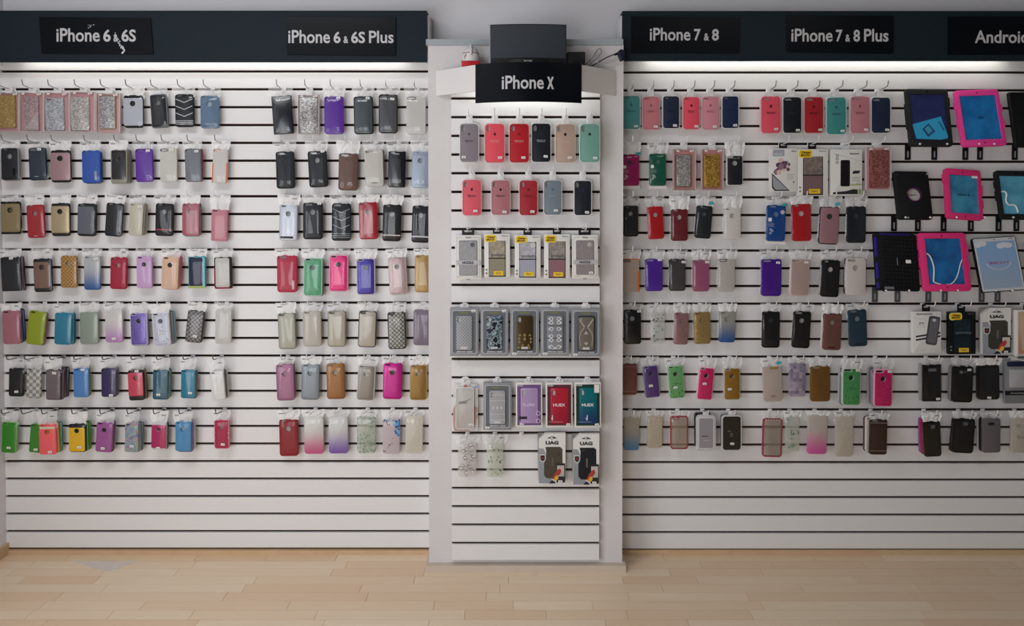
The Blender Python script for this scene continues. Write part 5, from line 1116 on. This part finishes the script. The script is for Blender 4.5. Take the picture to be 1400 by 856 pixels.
def bezel(q, col, scr, m=(.09, .1, .91, .89), bumps=(), hole=True):
    w, h, t = q.w, q.h, q.t; u0, v0, u1, v1 = m; H = rr((u1-u0)*w, (v1-v0)*h, .003, 2, ((u0+u1)/2-.5)*w, (1-(v0+v1)/2)*h-h/2)
    obj('case_frame', rslab(w, h, t, .014, .004, (H, circle(0, h*(.5-v0*.55), .0042, 10))), M('matte', col), q.e, (0, 0, h/2))
    obj('screen', rslab((u1-u0)*w+.003, (v1-v0)*h+.003, .002, .002, 0), scr, q.e, (((u0+u1)/2-.5)*w, -t*.55, (1-(v0+v1)/2)*h))
    obj('lens', slab(lambda p: circle(0, 0, .005-p, 10), .001, 0), M('gloss', '#26262a'), q.e, (0, -t*.5, h*(1-v0*.55)))
    obj('screen_film', rslab((u1-u0)*w, (v1-v0)*h, .0004, .002, 0), M('film', '#ffffff'), q.e, (((u0+u1)/2-.5)*w, -t*.8, (1-(v0+v1)/2)*h))
    obj('home_button', slab(lambda p: circle(0, 0, .0035-p, 10), .0008, 0), M('matte', '#3a2c34' if col[1] != '2' else '#101114'), q.e, (0, -t, h*(1-v1)*.5))
    for u, v0_, v1_ in bumps: obj('side_bumper', rslab(.008, (v1_-v0_)*h, t*.9, .003, .002), M('matte', col), q.e, ((u-.5)*w, -t*.05, (1-(v0_+v1_)/2)*h))
Z1 = lambda L: [(1220+x/6.583, 100+y/6.583) for x, y in L]
Z2 = lambda L: [(1180+x/3.7227, 180+y/3.7227) for x, y in L]
q = tablet(Z1([(95, 152), (485, 152), (150, 668), (530, 664)]), 'black tablet case with cyan leaflet, top tablet row')
bezel(q, '#24262a', M('sky', '#1c2450', '#222c60'), (.09, .1, .9, .89), ((-.005, .26, .7), (1.0, .15, .3)))
lf = obj('leaflet', poly_slab([((u-.5)*q.w, (1-v)*q.h) for u, v in ((.1, .62), (.78, .48), (.92, .85), (.74, .885), (.17, .87))], .0008), M('paper', '#2c98c4'), q.e, (0, -.0108, 0))
obj('printed_phone', poly_slab([((u-.5)*q.w, (1-v)*q.h) for u, v in ((.32, .7), (.48, .6), (.62, .74), (.44, .84))], .0006), M('paper', '#1c4c70'), q.e, (0, -.0114, 0)); obj('printed_screen', poly_slab([((u-.5)*q.w, (1-v)*q.h) for u, v in ((.37, .7), (.47, .635), (.56, .73), (.46, .79))], .0004), M('paper', '#3c8cb0'), q.e, (0, -.0119, 0))
for k in range(2): obj('print_line', poly_slab([((u-.5)*q.w, (1-v)*q.h) for u, v in ((.70+.04*k, .57), (.715+.04*k, .565), (.82+.02*k, .72), (.805+.02*k, .725))], .0004), M('paper', '#14506c'), q.e, (0, -.0114, 0))
q = tablet(Z1([(538, 160), (935, 158), (616, 668), (1018, 662)]), 'pink tablet case with blue screen, top tablet row')
bezel(q, '#d83c8c', M('sky', '#0c5c9c', '#1674b4'), (.09, .105, .91, .885), ((-.005, .2, .35), (-.005, .5, .66), (1.005, .27, .4), (1.005, .55, .7))); txt(q, 'Air', .44, .47, .58, .52, M('paper', '#0c3c68'), -q.t*.8)
q = tablet(Z1([(1022, 178), (1420, 178), (1092, 672), (1490, 672)]), 'plain black tablet folio at photo edge, top row')
obj('cover', rslab(q.w, q.h, .012, .008, .003), M('leather', '#101214', '#16181a'), q.e, (0, 0, q.h/2)); obj('spine', rslab(.012, q.h*.98, .016, .004, .003), M('leather', '#101214', '#16181a'), q.e, (-q.w/2+.008, .001, q.h/2))
q = tablet(Z2([(148, 206), (318, 206), (168, 450), (352, 450)]), 'black tablet case back with purple ringed hole')
w, h = q.w, q.h; obj('case_back', rslab(w, h, .016, .012, .004, (circle(.03*w, .5*h-.49*h, .0285, 20), rr(.014, .007, .003, 3, -.36*w, .44*h))), M('matte', '#121318'), q.e, (0, 0, h/2))
obj('ring', slab(lambda p: circle(0, 0, .031-p, 22), .0015, .0005, (circle(0, 0, .027, 20),)), M('gloss', '#4a1c48'), q.e, (.03*w, -.016, .51*h)); obj('inner_card', rslab(w*.8, h*.8, .001, .004, 0), M('sky', '#a4a09c', '#bcb4b0'), q.e, (0, -.004, h/2)); txt(q, 'TABLET', .38, .475, .62, .505, INKG, -.0055)
for u, v in ((.96, .06), (.97, .97), (.28, .97)): obj('corner_stud', slab(lambda p: circle(0, 0, .0035-p, 8), .002, .0005), M('paper', '#a8a4a0'), q.e, ((u-.5)*w, -.0158, (1-v)*h))
q = tablet(Z2([(404, 195), (586, 195), (416, 451), (604, 449)]), 'pink tablet case with teal blue screen, middle row')
bezel(q, '#c42c68', M('sky', '#1f6488', '#3c84a4'), (.13, .125, .9, .885), ((-.004, .12, .3), (1.004, .3, .5), (1.004, .6, .76))); txt(q, 'mini 4', .34, .49, .66, .535, M('paper', '#1c4058'), -q.t*.8); dec(q, .74, .13, .9, .175, WPAPER, 'white_sticker', .0005, .001)
q = tablet(Z2([(657, 203), (866, 203), (692, 450), (900, 450)]), 'black tablet case with pale blue screen, middle row')
bezel(q, '#1a1b1f', M('sky', '#3c84a0', '#5ca0b8'), (.09, .11, .92, .895), ((-.004, .22, .36), (-.004, .42, .62))); glint_line = [(.1, .44), (.2, .43), (.23, .5), (.17, .62), (.24, .72), (.36, .70), (.42, .74), (.44, .86)]
GLINT = simple('film_glint', '#f4f6f6', .12)  # lamp reflections on the tablet films, shaped as white tubes
obj('film_glint', tube_mesh([((u-.5)*q.w, -q.t*.85, (1-v)*q.h) for u, v in glint_line], .0032, 6, 2), GLINT, q.e)
q = tablet(Z2([(42, 522), (266, 520), (66, 814), (282, 810)]), 'black and purple studded tablet case, lowest tablet row')
w, h = q.w, q.h; obj('case_back', rslab(w, h, .012, .01, .003), M('matte', '#101116'), q.e, (0, 0, h/2)); me = rslab(.0125, .0105, .003, .001, .001)
for j in range(13):
    for i in range(9): obj('tread_stud', me, M('matte', '#14151a'), q.e, (-.27*w+.66*w*i/8, -.0119, h*.09+h*.82*j/12))
for v0, v1 in ((.07, .42), (.52, .8), (.86, .97)): obj('purple_edge', rslab(.012, (v1-v0)*h, .014, .003, .002), M('matte', '#2c1c80'), q.e, (-.46*w, 0, (1-(v0+v1)/2)*h))
obj('purple_edge', rslab(w*.7, .012, .013, .003, .002), M('matte', '#1c1450'), q.e, (0, 0, h*.985)); dec(q, .7, .46, .82, .52, WPAPER, 'white_sticker', .0005, .001, y=-.0155); dec(q, .18, .93, .4, .975, M('metal', '#7c7c80'), 'metal_plate', .001, .002, y=-.0125); dec(q, .5, .43, .515, .56, M('paper', '#7c7c80'), 'print_line', .0005, y=-.0155)
q = tablet(Z2([(270, 517), (508, 517), (298, 815), (546, 812)]), 'pink tablet case with deep blue screen, lowest row')
bezel(q, '#d03070', M('sky', '#0c4880', '#1464a0'), (.13, .1, .88, .885), ((-.004, .15, .3), (-.004, .42, .6), (1.004, .2, .4), (1.004, .5, .66)))
obj('film_glint', tube_mesh([((u-.5)*q.w, -q.t*.85, (1-v)*q.h) for u, v in ((.14, .36), (.2, .38), (.25, .5), (.27, .62), (.24, .78), (.22, .84), (.3, .87), (.37, .885))], .0026, 6, 2), GLINT, q.e); obj('film_glint', tube_mesh([((u-.5)*q.w, -q.t*.85, (1-v)*q.h) for u, v in ((.87, .47), (.82, .55), (.76, .7), (.68, .82), (.58, .885), (.5, .885))], .002, 6, 2), GLINT, q.e)
q = tablet(Z2([(541, 538), (768, 541), (595, 815), (822, 815)]), 'black edged tablet case with white bordered sky picture')
w, h = q.w, q.h; obj('case_shell', rslab(w, h, .012, .01, .003), M('gloss', '#141518'), q.e, (0, 0, h/2)); q.t = .0122; dec(q, .025, .015, .975, .985, M('card', '#b8b8bc'), 'screen_card', .0008, .006); q.t = .013
dec(q, .06, .08, .94, .94, M('grad', '#7c9cc0', '#8c9cb0'), 'sky_picture', .0004)
for u, v, s in ((.68, .155, .12), (.78, .165, .13), (.6, .17, .1), (.2, .11, .14), (.1, .13, .1)): obj('printed_cloud', slab(lambda p: [(.1*w*s/.13*math.cos(a*.5236), .012*math.sin(a*.5236)) for a in range(12)], .0003, 0), M('paper', '#c0c4cc'), q.e, ((u-.5)*w, -.0134-.0003*u, (1-v)*h))
txt(q, 'IPAD 2 3 4', .3, .455, .72, .495, M('paper', '#a05c78'), -.0134); obj('printed_rainbow', tube_mesh([((.5+.27*math.cos(a)-.5)*w, -.0136, (1-.47)*h+.13*h*math.sin(a)-.0*h) for a in [math.pi+math.pi*k/10 for k in range(11)]], .0016, 4), M('paper', '#c8b8c4'), q.e); dec(q, .82, .035, .92, .05, INKG, 'print_line', .0003); obj('lens', slab(lambda p: circle(0, 0, .003-p, 8), .0005, 0), INKG, q.e, (0, -.013, .96*h))
q = tablet(Z2([(830, 525), (1048, 525), (858, 812), (1076, 812)]), 'dark tablet case cut by photo edge, lowest row')
obj('cover', rslab(q.w, q.h, .014, .016, .005), M('matte', '#1a1a20'), q.e, (0, 0, q.h/2)); obj('edge_band', rslab(.01, q.h*.6, .016, .003, .002), M('matte', '#14141a'), q.e, (-q.w/2+.006, 0, q.h/2))
# brackets
_ba = tube_mesh([(0, 0, -.006), (0, -.07, -.010), (0, -.088, -.012), (0, -.098, -.008)], .003, 6, 1); _bp = rslab(.0235, .066, .004, .002, .0006); _bs = rslab(.006, .028, .0008, .002, 0); _bc = slab(lambda p: circle(0, 0, .0042-p, 10), .004, .001)
GREYB = simple('grey_bracket', '#5c6064', .35, .2)
def bracket(px, ytop, label, mat):
    z = min(SR, key=lambda s: abs(s-at(px, ytop, 0).z)); e = empty('slat_bracket', (at(px, ytop, -.004).x, 0, z)); tag(e, label, 'bracket', 'tablet brackets')
    obj('plate', _bp, mat, e, (0, 0, -.036)); obj('slot_mark', _bs, M('paper', '#8c8c90'), e, (0, -.004, -.045)); obj('arm', _ba, mat, e); obj('end_cap', _bc, WPAPER, e, (0, -.099, -.007))
NM = {0: 'top tablet row', 1: 'middle tablet row', 2: 'lowest tablet row'}; ORD = ('first', 'second', 'third', 'fourth', 'fifth', 'sixth')
for r_, (xs, y, mt) in enumerate((([1220+x/6.583 for x in (141, 380, 660, 792, 1105, 1240)], 198, BLACKP), ([1180+x/3.7227 for x in (158, 280, 411, 550, 691, 782)], 296.5, BLACKP), ([1180+x/3.7227 for x in (61, 176, 333, 417, 605, 686)], 391.5, GREYB))):
    for k, px in enumerate(xs): bracket(px, y, f"{'grey' if r_ == 2 else 'black'} wall bracket, {ORD[k]} from the left in the {NM[r_]}", mt)

# ------------------------------------------------------------------ small things on the floor
tri = [at(x, y, 0) for x, y in ((0, 0),)]
def onfloor(px, py):
    yn = (CY-py)/F; dy = math.cos(TH)+yn*math.sin(TH); dz = yn*math.cos(TH)-math.sin(TH); t_ = (ZC)/-dz
    return ((px-CX)/F*t_, -D+dy*t_)
pts = [onfloor(*p) for p in ((98, 767.5), (190, 767.5), (148, 782), (138, 780))]; cx = sum(p[0] for p in pts)/4; cy = sum(p[1] for p in pts)/4
me = mesh('floor_patch', [(x-cx, y-cy, z) for z in (0, .0006) for x, y in pts], [(0, 1, 2, 3), (7, 6, 5, 4)]+[(i, (i+1) % 4, 4+(i+1) % 4, 4+i) for i in range(4)], None, True)  # thin pale see-through triangle lying on the planks
GAIN[0] = 1.0
o = obj('floor_patch', me, M('tab3', '#f4f4f4'), None, (cx, cy, .0004)); tag(o, 'pale translucent triangular patch on the floor at left', 'sticker')
